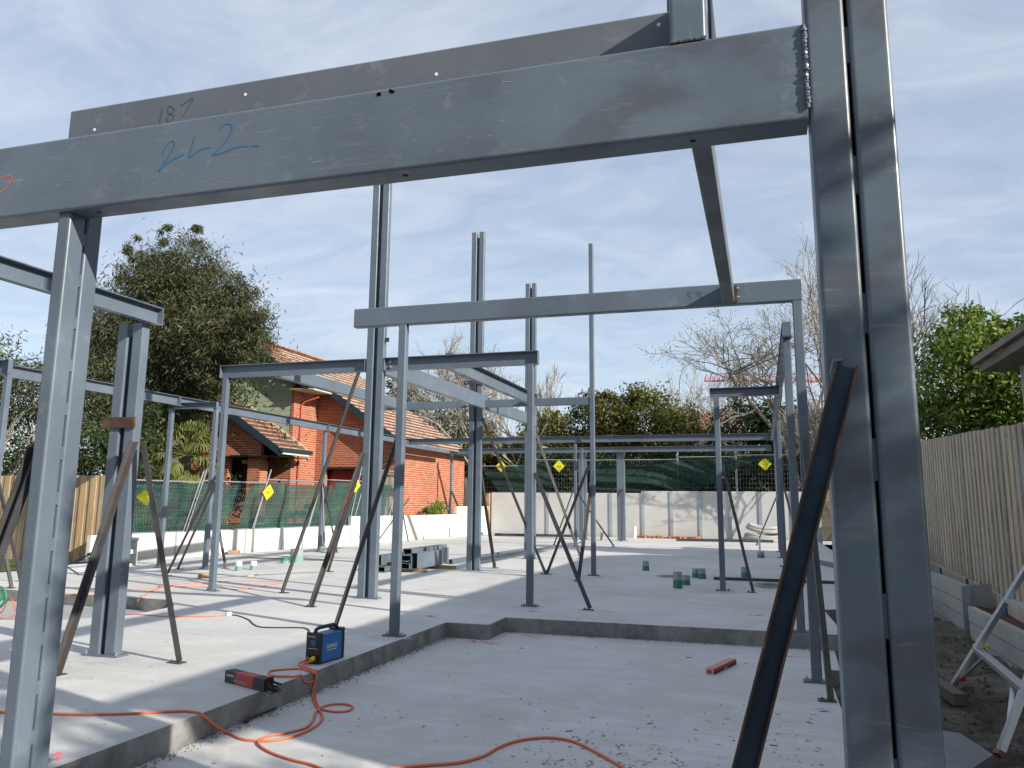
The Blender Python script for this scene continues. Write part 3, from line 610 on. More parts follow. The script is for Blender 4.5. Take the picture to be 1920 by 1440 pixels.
# small header line at Y 10.95
channel('channel header left of the tall twin column, in front of the red tiled roof', 'x', -8.36, -5.745, 11.03, Z0, Z1, 0.085, -1)
k_ = channel('channel header right of the tall twin column, ending over a slim post', 'x', -5.43, -3.0, 11.03, Z0, Z1, 0.085, -1)
bolts_on(k_, [(-5.34, 11.018, 3.42), (-5.34, 11.018, 3.49)], (0, -1, 0), 0.022)
post('slim post at centre with a dark brace crossing behind it', -3.11, 10.98, Z0, group='single steel posts')
post('slim post left of centre under the left end of the channel header', -8.24, 10.98, Z0, group='single steel posts')
tw = twin('tall twin column left of centre, rising past the front beam, nearest of its row', -5.58, 10.95, 7.6)
MB().box(-5.425, -5.36, 10.96, 10.975, 3.80, 3.865).build('cleat', M_STEEL_D, tw)
twin('second tall twin column of the centre row, with a bolted cross plate under its open top', -5.79, 16.1, 7.30)
twin('third tall twin column of the centre row, the shortest looking open topped one', -5.68, 20.0, 7.16)
tw = twin('stout twin column at left with a rusty packing plate across it', -5.76, 6.17, 3.07)
MB().box(-5.98, -5.60, 6.145, 6.168, 2.06, 2.16).build('packing_plate', M_RUST, tw)
post('slender lone post rising high into the sky right of centre', -3.22, 15.93, 6.74, group='single steel posts')
k_ = thing('cross_plate', 'bolted dark cross plate on the face of the second twin column', 'bracket', (-5.79, 16.07, 3.8))
MB().box(-6.06, -5.57, 16.075, 16.095, 3.88, 3.97).build('plate', M_STEEL_D, k_); MB().box(-5.835, -5.775, 16.07, 16.092, 3.70, 3.879).build('plate_tail', M_STEEL_D, k_)
bolts_on(k_, [(-6.00, 16.075, 3.925), (-5.62, 16.075, 3.925)])
# low beam over the stout column running towards the camera
channel('beam running along the left side toward the camera over the stout twin column', 'y', -2.0, 6.33, -5.60, 3.07, 3.24, 0.075, 1)
# y beams
rhsy('deep_beam', 'deep pale beam sloping away in view between the first two tall twin columns', 11.04, 16.08, -5.60, -5.50, 3.33, 3.61)
rhsy('deep_beam', 'deep pale beam beyond the second twin column, under the cross beam', 16.22, 19.98, -5.60, -5.50, 3.33, 3.60)
channel('channel beam with a dark shadowed top, right of the deep pale beam', 'y', 11.04, 15.90, -4.46, Z0, 3.60, 0.10, 1)
rhsy('side_beam', 'pale beam seen between the left post and the twin column, ending bolted to the cross beam', 11.06, 15.85, -7.45, -7.35, 3.352, 3.56)
cx = rhsx('cross_beam', 'cross beam in line with the high lone post, behind the twin columns', -8.2, -5.95, 15.90, 15.97, 3.36, 3.52)
cx = rhsx('cross_beam', 'cross beam running right from the second twin column to the high lone post', -5.64, -3.27, 15.90, 15.97, 3.36, 3.52)
# long left beam with its posts
for a0, a1, l in ((-1.0, 14.10, 'long left boundary beam, nearest length'), (14.12, 20.28, 'left boundary beam length in front of the weatherboard gable'), (20.30, 25.9, 'left boundary beam length in front of the brick wall')):
    channel(l, 'y', a0, a1, -11.78, Z0, Z1, 0.085, 1)
post('slim left boundary post in front of the palm', -12.0, 14.23, 3.30, group='left boundary posts')
post('slim left boundary post in front of the brick corner', -11.82, 20.3, Z0, group='left boundary posts')
post('far left corner post against the brick wall', -12.3, 31.4, Z0, group='left boundary posts')
post('slim post right of the palm, paired closely behind the left header post', -10.92, 14.28, 3.30, group='single steel posts')
channel('short channel lintel above the palm', 'x', -12.05, -10.86, 14.27, 3.30, 3.43, 0.075, -1)
post('post at the far left edge of the picture', -11.45, 9.78, Z0, group='left boundary posts')
channel('short lintel at the far left edge', 'x', -13.6, -11.40, 9.80, Z0, 3.58, 0.085, -1)
# rear frames
channel('long rear cross beam spanning the far end of the frame, left part', 'x', -11.76, -5.6, 25.9, Z0, Z1, 0.085, -1)
channel('long rear cross beam spanning the far end of the frame, right part', 'x', -5.58, 0.36, 25.9, Z0, Z1, 0.085, -1)
channel('rearmost cross beam, lower looking, behind the rear cross beam', 'x', -11.9, 0.36, 31.2, Z0, Z1, 0.085, -1)
post('far slim post at the foot of the crossing braces', -5.95, 26.5, Z0, group='rear posts')
post('far slim post just behind the crossing braces', -6.2, 28.7, Z0, group='rear posts')
t = post('thick dark far post in front of the green cloth', -5.24, 31.4, Z0, w=0.30, d=0.20, group='rear posts', name='steel_post')
post('thick dark far post half hidden by the high lone post', -6.75, 31.4, Z0, w=0.30, d=0.20, group='rear posts')
rhsy('side_beam', 'short tie beam far left joining the two rear cross beams', 25.9, 31.1, -12.35, -12.27, 3.36, 3.52)

# ---------------------------------------------------------------- temporary braces
def brace(label, base, top, w=0.05, m=None, foot=True, name='angle_brace', up=(0, 0, 1), flip=1, group='temporary steel angle braces'):
    m = m or M_BRACE; base = Vector(base); top = Vector(top)
    t = thing(name, label, 'brace', base, group)
    MB().ell(base+Vector((0, 0, 0.012)), top, w, 0.006, up, flip).build('angle', m, t)
    if foot: MB().box(base.x-0.07, base.x+0.07, base.y-0.04, base.y+0.05, base.z+0.004, base.z+0.012).cyl((base.x-.04, base.y-.01, base.z+.012), (base.x-.04, base.y-.01, base.z+.03), 0.010, 6).build('foot_plate', m, t)
    return t
def _at(px, py, Y): d = r_*((px-960)/F_PX)-u_*((py-CYP)/F_PX)+f_; return Vector((0, 0, 1.4))+d*(Y/d.y)
BR1 = _at(72, 842, 3.0); _m = _at(0, 1038, 2.92); BR0 = BR1+(_m-BR1)*((BR1.z)/(BR1.z-_m.z))
# big foreground brace: a channel, blue-black web with rusty flanges
def big_brace(label, base, top, w, m1, m2, d=0.035, up=(0, -1, 0)):
    t = thing('channel_brace', label, 'brace', base)
    b = MB(); p0, p1, a, c = b.frame(base, top, up)
    b.profile(p0, p1, [(-w/2, -0.004), (w/2, -0.004), (w/2, 0.003), (-w/2, 0.003)], up); b.build('web', m1, t)
    for s in (-1, 1):
        q = MB(); x0, x1 = sorted((s*w/2, s*(w/2-0.007))); q.profile(p0, p1, [(x0, 0.0035), (x1, 0.0035), (x1, d), (x0, d)], up); q.build('flange', m2, t)
    return t
big_brace('large rusty channel brace leaning against the right foreground column', (-0.325, 2.52, LOW), (0.285, 2.885, 1.86), 0.072, M_BLUEBR, M_RUST)
MB().tube([(0.25, 2.885, 1.80), (0.243, 2.887, 1.84), (0.252, 2.886, 1.88), (0.275, 2.887, 1.885)], 0.011, 7).build('weld_blob', M_STEEL, bpy.data.objects['channel_brace'])
big_brace('big dark brace leaning on the left foreground column, cut by the left edge', BR0, BR1, 0.062, M_STEEL_D, M_BRACE)
brace('dark brace with a foot plate on the low slab edge, behind the big rusty brace', (0.43, 7.36, LOW), (0.36, 8.04, 2.0), 0.055)
ap = (-5.53, 6.12, 1.92)
brace('shiny rusty brace from the stout column down to the right', (-4.92, 6.14, 0), (-5.50, 6.13, 1.92), 0.058, m=M_BRACE)
brace('shiny rusty brace from the stout column down to the left', (-5.49, 5.42, 0), (-5.55, 6.10, 1.92), 0.058)
brace('thin brace at the far left edge reaching the nearer foot', (-11.38, 10.19, 0), (-11.55, 9.72, 1.8), 0.045)
brace('thin brace at the far left edge reaching the farther foot', (-12.16, 11.09, 0), (-11.55, 9.86, 1.8), 0.045)
brace('brace low on the near face of the tall twin column, foot left of the welder', (-5.84, 9.87, 0), (-5.71, 10.93, 2.10), 0.055)
brace('longest brace up to the underside of the left channel header', (-7.08, 11.17, 0), (-5.83, 10.98, 3.34), 0.065)
brace('brace behind the tall twin column leaning to its back face', (-8.36, 14.79, 0), (-5.74, 11.06, 2.05), 0.055)
brace('yellowish rusty brace whose foot stands behind the blue welder', (-4.60, 8.37, 0), (-3.80, 8.14, 2.12), 0.060, m=M_BRACE)
brace('left leg of the thin brace pair on the left header post', (-10.61, 12.82, 0), (-8.30, 10.98, 1.76), 0.045)
brace('right leg of the thin brace pair on the left header post', (-11.45, 14.16, 0), (-8.27, 11.03, 1.76), 0.045)
brace('short black brace just right of the left header post', (-10.70, 14.63, 0), (-10.92, 14.33, 1.5), 0.045)
brace('thin brace pair member left, on the post before the brick corner', (-11.51, 20.0, 0), (-11.82, 20.25, 1.88), 0.045)
brace('thin brace pair member right, on the post before the brick corner', (-11.30, 20.3, 0), (-11.80, 20.25, 1.88), 0.045)
brace('thin brace with a pale bracket at its foot against the white wall', (-11.79, 23.63, 0), (-10.9, 24.2, 1.5), 0.035)
brace('thin dark brace in front of the white wall right of the near slim post', (-12.17, 26.95, 0), (-12.5, 26.9, 1.4), 0.045)
brace('left leg of the brace pair at the far left corner post', (-12.33, 30.86, 0), (-12.27, 31.33, 1.82), 0.055)
brace('right leg of the brace pair at the far left corner post', (-12.07, 33.2, 0), (-12.27, 31.45, 1.82), 0.055)
brace('long brace from high on the second twin column to the crossing foot', (-4.21, 15.89, 0), (-5.66, 16.12, 3.14), 0.060)
brace('brace low beside the second twin column standing alone', (-5.59, 16.99, 0), (-5.68, 16.18, 2.12), 0.055)
brace('long dark brace from the centre slim post down to the right', (-2.28, 10.89, 0), (-3.07, 10.97, 1.80), 0.058)
brace('brace leaning left from the lone high post to the crossing foot', (-4.13, 15.92, 0), (-3.26, 15.93, 2.16), 0.058)
brace('steep brace in front of the lone high post', (-3.28, 14.73, 0), (-3.24, 15.89, 1.95), 0.055)
brace('brace from the third twin column crossing behind the centre braces', (-4.50, 20.56, 0), (-5.54, 20.02, 3.12), 0.060)
brace('thin far brace leaning left of the far slim posts', (-6.75, 26.86, 0), (-5.98, 26.45, 1.84), 0.050)
brace('thin far brace standing right of the high lone post', (-4.69, 26.44, 0), (-5.90, 26.5, 1.70), 0.050)
brace('thin far brace in front of the thick dark far post', (-5.15, 30.61, 0), (-5.20, 31.3, 1.95), 0.045)
brace('brace right of the portal post right of centre', (-0.24, 13.97, 0), (-0.65, 14.05, 2.04), 0.050)
brace('far right thin brace leaning in front of the shaded wall', (-0.26, 30.12, 0), (0.40, 26.0, 1.60), 0.050)
brace('right side brace between the right side posts', (0.75, 17.5, 0), (0.42, 20.0, 1.95), 0.050)

# ---------------------------------------------------------------- survey helpers: sight line from the camera station to a known plane
EYE = Vector((0, 0, 1.4))
def sight(px, py): return r_*((px-960)/F_PX) - u_*((py-CYP)/F_PX) + f_
def at(px, py, Y): d = sight(px, py); return EYE + d*(Y/d.y)
def G(px, py, z=0.0): d = sight(px, py); return EYE + d*((z-1.4)/d.z)
def floor(px, py, r=0.0):
    a = G(px, py, 0)
    if a.x < -3.63 or a.y > 9.9: return a+Vector((0, 0, r))
    b_ = G(px, py, LOW)
    if b_.x < -3.63: d = sight(px, py); q = EYE+d*((-3.63+r)/d.x); return q
    return b_+Vector((0, 0, r))

# ---------------------------------------------------------------- retaining walls
rw = thing('retaining_wall', 'long low white concrete retaining wall along the left boundary', 'retaining wall', (-13.2, 23, 0))
def wl(Y): return -14.30+(Y-14.0)*0.1305
ys = [14.6, 17.0, 19.4, 21.8, 24.2, 26.6, 29.0, 31.4, 34.4]
for i in range(8):
    y0, y1 = ys[i]+0.03, ys[i+1]-0.03; h = 0.60 if i < 4 else (0.90 if i < 7 else 1.22)
    MB().poly([(wl(y0)-0.10, y0, -0.3), (wl(y0), y0, -0.3), (wl(y1), y1, -0.3), (wl(y1)-0.10, y1, -0.3)], (0, 0, 0.3+h)).build('panel', M_WALLW, rw)
for y in ys[1:-1]:
    MB().box(wl(y)-0.09, wl(y)+0.012, y-0.028, y+0.028, -0.3, (0.58 if y < 24 else 0.89)).build('post', M_GALVP, rw)
bw = thing('retaining_wall', 'tall grey concrete panel retaining wall closing the far end of the site', 'retaining wall', (-5.2, 34.5, 0))
xs = [-11.60, -8.98, -7.55, -6.2, -4.84, -3.66, -2.48, -1.32, -0.12, 1.1, 2.1]
for i in range(10):
    h = 1.83 if i < 4 else 1.92
    MB().box(xs[i]+0.04, xs[i+1]-0.04, 34.48, 34.60, -0.3, h).build('panel', M_WALLG, bw)
for x in xs[1:]: MB().box(x-0.065, x+0.065, 34.445, 34.56, -0.3, 1.82 if x < -5 else 1.91).build('post', M_GALVP, bw)
b = MB().box(-11.75, -11.62, 34.3, 34.6, -0.3, 1.80); b.build('end_post', M_TIMBER, bw)
sw = thing('sleeper_wall', 'stepped concrete sleeper retaining wall on the right below the paling fence', 'retaining wall', (2.6, 20, -0.4))
segs = [(7.2, 9.6, 0.05), (9.6, 12.6, 0.07), (12.86, 15.2, 0.30), (15.26, 17.6, 0.32), (17.66, 20.0, 0.5), (20.06, 22.4, 0.5), (22.46, 24.8, 0.62), (24.86, 27.2, 0.62), (27.26, 29.6, 0.75), (29.66, 34.3, 0.78)]
for y0, y1, h in segs:
    z = h
    while z > -0.45:
        MB().box(2.585+rnd.uniform(-.006, .006), 2.665, y0+0.02, y1-0.02, z-0.188, z).build('sleeper', M_SLEEP, sw); z -= 0.20
    MB().box(2.57, 2.68, y0-0.045, y0+0.018, -0.5, h+0.01).build('post', M_GALVP, sw)
MB().poly([(2.60, 12.84, 0.07), (2.95, 12.84, 0.02), (2.95, 12.84, 0.36), (2.60, 12.84, 0.315)], (0, 0.012, 0)).build('end_plate', M_GALV, sw)
MB().box(2.578, 2.70, 12.88, 15.18, 0.302, 0.314).build('capping_angle', M_GALV, sw)
struct(MB().box(2.70, 3.6, 7, 34, -0.4, 0.0).build('planting_strip', mat('reddish_soil', (0.10, 0.035, 0.025), 0.95)))

# ---------------------------------------------------------------- paling fences
def palings(root, p0, p1, z0a, z0b, z1a, z1b, pitch, wd, th, m, nrm, jit=0.012, lap=True):
    p0, p1 = Vector((*p0, 0)), Vector((*p1, 0)); d = (p1-p0); L = d.length; d.normalize(); n = int(L/pitch); nv = Vector((*nrm, 0))
    b = MB(); r = random.Random(4)
    for i in range(n):
        t = (i+0.5)/n; c = p0+d*L*t; off = nv*(th*(0.52 if (i % 2 and lap) else -0.52)); zb = z0a+(z0b-z0a)*t; zt = z1a+(z1b-z1a)*t + r.uniform(-jit, jit)
        w2 = wd/2*(1+r.uniform(-.05, .05)); tilt = d*r.uniform(-.006, .006)
        a = c+off
        q = [a-d*w2-nv*th/2, a+d*w2-nv*th/2, a+d*w2+nv*th/2, a-d*w2+nv*th/2]
        b.add([x+Vector((0, 0, zb)) for x in q]+[x+tilt+Vector((0, 0, zt)) for x in q], [(0, 3, 2, 1), (4, 5, 6, 7), (0, 1, 5, 4), (1, 2, 6, 5), (2, 3, 7, 6), (3, 0, 4, 7)])
    return b.build('palings', m, root)
fr = thing('paling_fence', 'tall weathered timber paling fence along the right boundary', 'fence', (3.12, 14, 0.2))
palings(fr, (2.86, 6.0), (3.42, 25.5), 0.12, 0.36, 2.16, 3.05, 0.138, 0.160, 0.022, M_OLD, (1, -0.03), 0.012)
for za, zb in ((0.5, 0.75), (1.7, 2.2)): MB().bar((2.955, 6, za), (3.50, 25.5, zb), 0.05, 0.09).build('rail', M_OLD, fr)
MB().poly([(2.80, 6, -0.06), (3.37, 25.5, 0.17), (3.37, 25.5, 0.38), (2.80, 6, 0.15)], (0.03, 0, 0)).build('plinth_board', M_OLD, fr)
for y in (9.9, 12.3, 14.7, 17.1): MB().box(2.80+(y-6)*0.0292-0.022, 2.80+(y-6)*0.0292-0.004, y, y+0.09, 0.0, 0.27).build('blue_clip', mat('blue_paint_mark', (0.03, 0.12, 0.35), 0.7) if y == 9.9 else bpy.data.materials['blue_paint_mark'], fr)
fl = thing('paling_fence', 'new pale timber paling fence at the left behind the stout column', 'fence', (-17, 14.9, -0.2))
palings(fl, (-22.0, 14.95), (-13.95, 14.95), -0.75, -0.1, 1.92, 1.92, 0.140, 0.160, 0.020, M_PALE, (0, 1), 0.006)
MB().box(-22, -13.95, 14.99, 15.05, 1.55, 1.63).build('rail', M_PALE, fl); MB().box(-22, -13.95, 14.99, 15.05, 0.3, 0.38).build('rail', M_PALE, fl)
MB().poly([(-22, 14.90, -0.75), (-13.95, 14.90, -0.2), (-13.95, 14.90, 0.0), (-22, 14.90, -0.5)], (0, 0.02, 0)).build('plinth_board', M_PALE, fl)
fg = thing('paling_fence', 'short grey paling fence between the brick garage and the white wall', 'fence', (-13.3, 26.8, 0.5))
palings(fg, (-14.15, 27.1), (-12.45, 27.1), 0.5, 0.5, 2.35, 2.35, 0.11, 0.10, 0.016, M_OLD, (0, 1), 0.008)
MB().box(-14.15, -12.45, 27.03, 27.16, 2.36, 2.40).build('capping_rail', M_OLD, fg)
b = MB()

# ---------------------------------------------------------------- temporary mesh fences with shade cloth and diamond signs
def fence_panel(label, p0, p1, zb, zt, lean=(0, 0), vstep=0.085, hstep=0.19, tip=0.0, r=0.019):
    p0, p1, ln = Vector((*p0, 0)), Vector((*p1, 0)), Vector((*lean, 0)); H = zt-zb
    t = thing('mesh_fence_panel', label, 'fence panel', ((p0+p1)/2+Vector((0, 0, zb))), 'temporary mesh fence panels')
    q = lambda s, z: p0+(p1-p0)*s + ln*((z-zb)/H) + Vector((0, 0, z))
    for e in (0, 1): MB().tube([q(e, zb), q(e, zt+tip)], r, 7).build('upright', M_GALV, t)
    for z in (zt, zb+.05): MB().tube([q(0, z), q(1, z)], r, 7).build('rail', M_GALV, t)
    w_ = MB(); n = max(2, int((p1-p0).length/vstep))
    for i in range(1, n): w_.tube([q(i/n, zb+.05), q(i/n, zt)], 0.0022, 3)
    for k in range(1, int(H/hstep)+1): w_.tube([q(0, zb+k*hstep), q(1, zb+k*hstep)], 0.0034, 3)
    w_.build('wire_mesh', M_GALV, t); return t
def lx(Y): return wl(Y)+0.10
lefts = [(15.0, 17.35, 1.84, 'chain-patterned mesh fence panel nearest the pale paling fence'), (17.45, 19.8, 1.88, 'mesh fence panel in front of the palm'), (19.85, 22.2, 1.98, 'mesh fence panel in front of the porch'),
         (22.25, 24.5, 2.05, 'mesh fence panel in front of the brick corner'), (24.3, 26.6, 2.45, 'taller mesh fence panel in front of the red garage door')]
for y0, y1, zt, l in lefts: fence_panel(l, (lx(y0)-0.25, y0), (lx(y1)-0.25, y1), 0.56, zt, (0.32, 0.12), tip=0.28 if y0 < 24 else 0.15)
def cloth(name, label, fn, nu=60, nv=16, m=None, parent=None):
    o = MB().grid(fn, nu, nv).build(name, m or M_SHADE, parent, smooth=True); return tag(o, label, 'shade cloth')
def lcloth(y0, y1, zt, ph, zb=0.58):
    def fn(u, v):
        y = y0+(y1-y0)*u; z = zb+(zt-zb)*v; f = 0.035*math.sin(u*11+ph+v*3)+0.02*math.sin(u*29+ph*2)+0.02*math.sin(v*9+u*5)
        return (lx(y)-0.30+0.32*(z-0.56)/1.3+f-0.03, y+0.12*(z-0.56)/1.3, z)
    return fn
cloth('shade_cloth', 'green shade cloth tied behind the leaning left fence near the palm', lcloth(15.0, 18.9, 1.80, 0.4))
cloth('shade_cloth', 'green shade cloth behind the left fence in front of the porch', lcloth(19.3, 22.9, 1.86, 2.0))
cloth('shade_cloth', 'green shade cloth behind the left fence in front of the garage', lcloth(22.95, 26.3, 1.98, 4.4))
# chain-link patterned overlay on the nearest panel
ch = MB()
for k in range(34):
    for s in (1, -1):
        y = 15.0+k*0.085*(1); pts = []
        z = 0.6
        while z < 1.88:
            yy = y+s*0.5*(z-0.6)
            if 15.0 <= yy <= 17.6: pts.append((lx(yy)-0.235+0.32*(z-0.56)/1.3, yy+0.1*(z-.56), z))
            z += 0.3
        if len(pts) > 1: ch.tube(pts, 0.003, 3)
tag(ch.build('chain_mesh', M_BLACK), 'dark diamond wire mesh laid over the nearest left fence panel', 'wire mesh')
def sign(label, p, nrm_yaw, tiltx=0.0, s=0.30):
    """yellow diamond board, p = centre; nrm_yaw = facing"""
    t = thing('diamond_sign', label, 'sign', p, 'yellow diamond fence signs'); rt = Matrix.Rotation(nrm_yaw, 4, 'Z') @ Matrix.Rotation(tiltx, 4, 'X')
    T = lambda x, y, z: Vector(p) + rt @ Vector((x, y, z))
    MB().add([T(0, 0, -s), T(s, 0, 0), T(0, 0, s), T(-s, 0, 0), T(0, .012, -s), T(s, .012, 0), T(0, .012, s), T(-s, .012, 0)], [(0, 1, 2, 3), (7, 6, 5, 4), (0, 4, 5, 1), (1, 5, 6, 2), (2, 6, 7, 3), (3, 7, 4, 0)]).build('board', M_PLY, t)
    b = MB(); y = -0.002
    def q(x0, z0, x1, z1): b.add([T(x0, y, z0), T(x1, y, z0), T(x1, y, z1), T(x0, y, z1)], [(0, 1, 2, 3)])
    q(-.085, -.05, -.065, .045); q(-.045, -.05, -.027, .02); q(-.010, -.05, .010, .048); q(.045, -.05, .063, .048); q(.064, .03, .10, .046); q(.064, -.012, .09, .002)
    for k in range(2, 6):
        a0, a1 = R(30+15*k), R(30+15*(k+1)); 
        b.add([T(.13*math.cos(a0), y, .02+.10*math.sin(a0)), T(.115*math.cos(a0), y, .02+.085*math.sin(a0)), T(.115*math.cos(a1), y, .02+.085*math.sin(a1)), T(.13*math.cos(a1), y, .02+.10*math.sin(a1))], [(0, 1, 2, 3)])
    q(-.04, -.085, .04, -.075); b.build('printing', M_BLACK, t)
    bo = MB()
    for i in range(4):
        c = [(0, -s), (s, 0), (0, s), (-s, 0)]; (xa, za), (xb, zb) = c[i], c[(i+1) % 4]; e = 0.93; e2 = 0.90
        bo.add([T(xa*e, y, za*e), T(xb*e, y, zb*e), T(xb*e2, y, zb*e2), T(xa*e2, y, za*e2)], [(0, 1, 2, 3)])
    bo.build('border', M_BLACK, t)
sign('yellow diamond sign on the green fence below the porch roof corner', (lx(20.0)+0.06, 20.0, 1.62), R(82), R(12), 0.23)
sign('yellow diamond sign on the green fence beside the red garage door', (lx(24.1)+0.10, 24.1, 1.90), R(82), R(12), 0.24)
tag(MB().add([tuple(at(256, 932, 15.2)), tuple(at(272, 918, 15.15)), tuple(at(286, 930, 15.2)), tuple(at(276, 948, 15.1)), tuple(at(268, 946, 15.2)), tuple(at(262, 940, 15.1))], [(0, 1, 2), (0, 2, 3), (0, 3, 4), (0, 4, 5)]).build('crumpled_sign', M_PLY), 'torn crumpled yellow sign behind the rusty brace', 'sign')
tag(MB().add([tuple(at(282, 921, 15.3)), tuple(at(288, 935, 15.2)), tuple(at(281, 944, 15.3)), tuple(at(277, 930, 15.2))], [(0, 1, 2, 3)]).build('crumpled_sign', M_PLY), 'small torn scrap of yellow sign right of the rusty brace', 'sign')
# rear fence
px_ = [(-12.3, 3.02), (-9.85, 3.28), (-7.45, 3.26), (-5.75, 3.26), (-3.4, 3.36), (-1.0, 3.42), (1.4, 3.46)]
lab = ['left end one by the hanging cloth corner', 'one with a diamond sign by the brown shed gable', 'one behind the high lone post', 'one behind the thick dark far post', 'one over the middle of the grey wall', 'one with a diamond sign at the right']
for i in range(6): fence_panel('far mesh fence panel, '+lab[i], (px_[i][0], 35.0), (px_[i+1][0]-0.04, 35.0), 1.50, px_[i][1], (0, 0), 0.12, 0.19, 0.25, 0.022)
def edge(pts, u):
    x = pts[0][0]+(pts[-1][0]-pts[0][0])*u
    for (a, c), (b_, d) in zip(pts, pts[1:]):
        if x <= b_ + 1e-6: return x, c+(d-c)*((x-a)/(b_-a) if b_ > a else 0)
    return x, pts[-1][1]
def hung(topp, botp, Y=34.93, seed=0.0, amp=0.05):
    def fn(u, v):
        x, zt = edge(topp, u); _, zb = edge(botp, u); z = zb+(zt-zb)*v
        q_ = z*4.2 + 1.1*math.sin(x*0.9+seed) + x*0.9
        f = amp*(math.sin(q_*1.7)+0.6*math.sin(q_*3.9+x*0.5)+0.25*math.sin(q_*9+x))
        return (x, Y-0.12-f, z)
    return fn
def W2(l): return [(at(x, y, 34.93).x, at(x, y, 34.93).z) for x, y in l]
cloth('shade_cloth', 'dark green cloth sagging from its tied corner at the left of the far fence', hung(W2([(905, 874), (925, 884), (942, 886), (962, 878), (982, 868), (1036, 865)]), W2([(905, 879), (918, 896), (932, 916), (944, 926), (982, 926), (1036, 926)]), seed=1), 120, 30, M_SHADE_D)
cloth('shade_cloth', 'long dark green cloth slumping down the far fence and rising to a point at right', hung(W2([(1113, 868), (1140, 873), (1170, 871), (1215, 874), (1250, 867), (1300, 862), (1360, 861), (1420, 856), (1452, 857)]), W2([(1113, 927), (1250, 927), (1300, 922), (1335, 908), (1358, 893), (1385, 878), (1420, 862), (1452, 861)]), seed=2.2, amp=0.07), 200, 30, M_SHADE_D)
for l, px, py in (('yellow diamond sign half hidden behind the sagging cloth corner', 937, 874), ('yellow diamond sign on the far fence left of the lone high post', 1048, 874), ('yellow diamond sign on the far fence at the right end of the cloth', 1434, 870)):
    p = at(px, py, 34.86); sign(l, (p.x, 35.05 if px == 937 else 34.86, p.z), 0, 0, 0.27)

# ---------------------------------------------------------------- vegetation
def leaves(name, blobs, n, L, Wd, m, parent, seed=1, droop=0.0, clumps=60, shell=0.55, spread=0.16, kind=None):
    g = np.random.default_rng(seed); vs = []; vol = np.array([b_[3]*b_[4]*b_[5] for b_ in blobs])**0.667; vol = vol/vol.sum()
    for (cx, cy, cz, rx, ry, rz), fr_ in zip(blobs, vol):
        k = max(6, int(clumps*len(blobs)*fr_)); d = g.normal(size=(k, 3)); d /= np.linalg.norm(d, axis=1)[:, None]
        rad = g.uniform(shell, 1.0, size=(k, 1)); cc = d*rad; nn = int(n*fr_); idx = g.integers(0, k, nn)
        sz = g.uniform(0.6, 1.4, size=k)*spread
        p = cc[idx]+g.normal(size=(nn, 3))*sz[idx][:, None]*np.array([1, 1, 0.8])
        p = p*np.array([rx, ry, rz])+np.array([cx, cy, cz]); vs.append(p)
    p = np.concatenate(vs); nn = len(p)
    a = g.normal(size=(nn, 3)); a[:, 2] = a[:, 2]*(1-abs(droop)) - droop*1.6; a /= np.linalg.norm(a, axis=1)[:, None]
    c = g.normal(size=(nn, 3)); b_ = np.cross(a, c); b_ /= np.linalg.norm(b_, axis=1)[:, None]
    s = g.uniform(0.6, 1.3, size=(nn, 1)); A = a*L*s; B = b_*Wd*s*0.5
    q = np.stack([p, p+A*0.45+B, p+A, p+A*0.45-B], axis=1).reshape(-1, 3)
    off = np.array(origin(parent)) if parent is not None else np.array([p[:, 0].mean(), p[:, 1].mean(), p[:, 2].min()]); q = q-off
    me = bpy.data.meshes.new(name); me.vertices.add(nn*4); me.vertices.foreach_set('co', q.astype(np.float32).ravel())
    me.loops.add(nn*4); me.loops.foreach_set('vertex_index', np.arange(nn*4, dtype=np.int32)); me.polygons.add(nn)
    me.polygons.foreach_set('loop_start', np.arange(0, nn*4, 4, dtype=np.int32)); me.polygons.foreach_set('loop_total', np.full(nn, 4, dtype=np.int32))
    me.update(calc_edges=True); me.materials.append(m); o = bpy.data.objects.new(name, me); col.objects.link(o)
    if parent is not None: o.parent = parent
    else: o.location = off
    return o
def limbs(root, base, h, r0, m, seed=1, n=5, spread=0.5, name='trunk'):
    r = random.Random(seed); b = MB(); base = Vector(base); top = base+Vector((r.uniform(-.1, .1), r.uniform(-.1, .1), 1))*h*0.45
    b.tube([base, (base+top)/2+Vector((r.uniform(-.1, .1), 0, 0)), top], r0, 7, r0*0.7); b.build(name, m, root); q = MB()
    for i in range(n):
        a = r.uniform(0, 6.28); e = top+Vector((math.cos(a)*spread*h, math.sin(a)*spread*h, h*r.uniform(0.3, 0.6))); mid = (top+e)/2+Vector((r.uniform(-.2, .2), r.uniform(-.2, .2), .2))
        q.tube([top, mid, e], r0*0.5, 5, r0*0.1)
        for j in range(3): e2 = mid+Vector((r.uniform(-1, 1), r.uniform(-1, 1), r.uniform(.2, 1)))*h*0.22; q.tube([mid, e2], r0*0.2, 4, r0*0.05)
    q.build('limb', m, root)
def tree(name, label, cat, base, h, r0, blobs, n, L, Wd, m, seed=1, droop=0.0, clumps=60, bark=None, group=None, shell=0.55, spread=0.16, extra=None):
    t = thing(name, label, cat, base, group); limbs(t, base, h*0.8, r0, bark or M_BARK, seed, spread=0.16)
    leaves('crown', blobs, n, L, Wd, m, t, seed, droop, clumps, shell, spread); return t
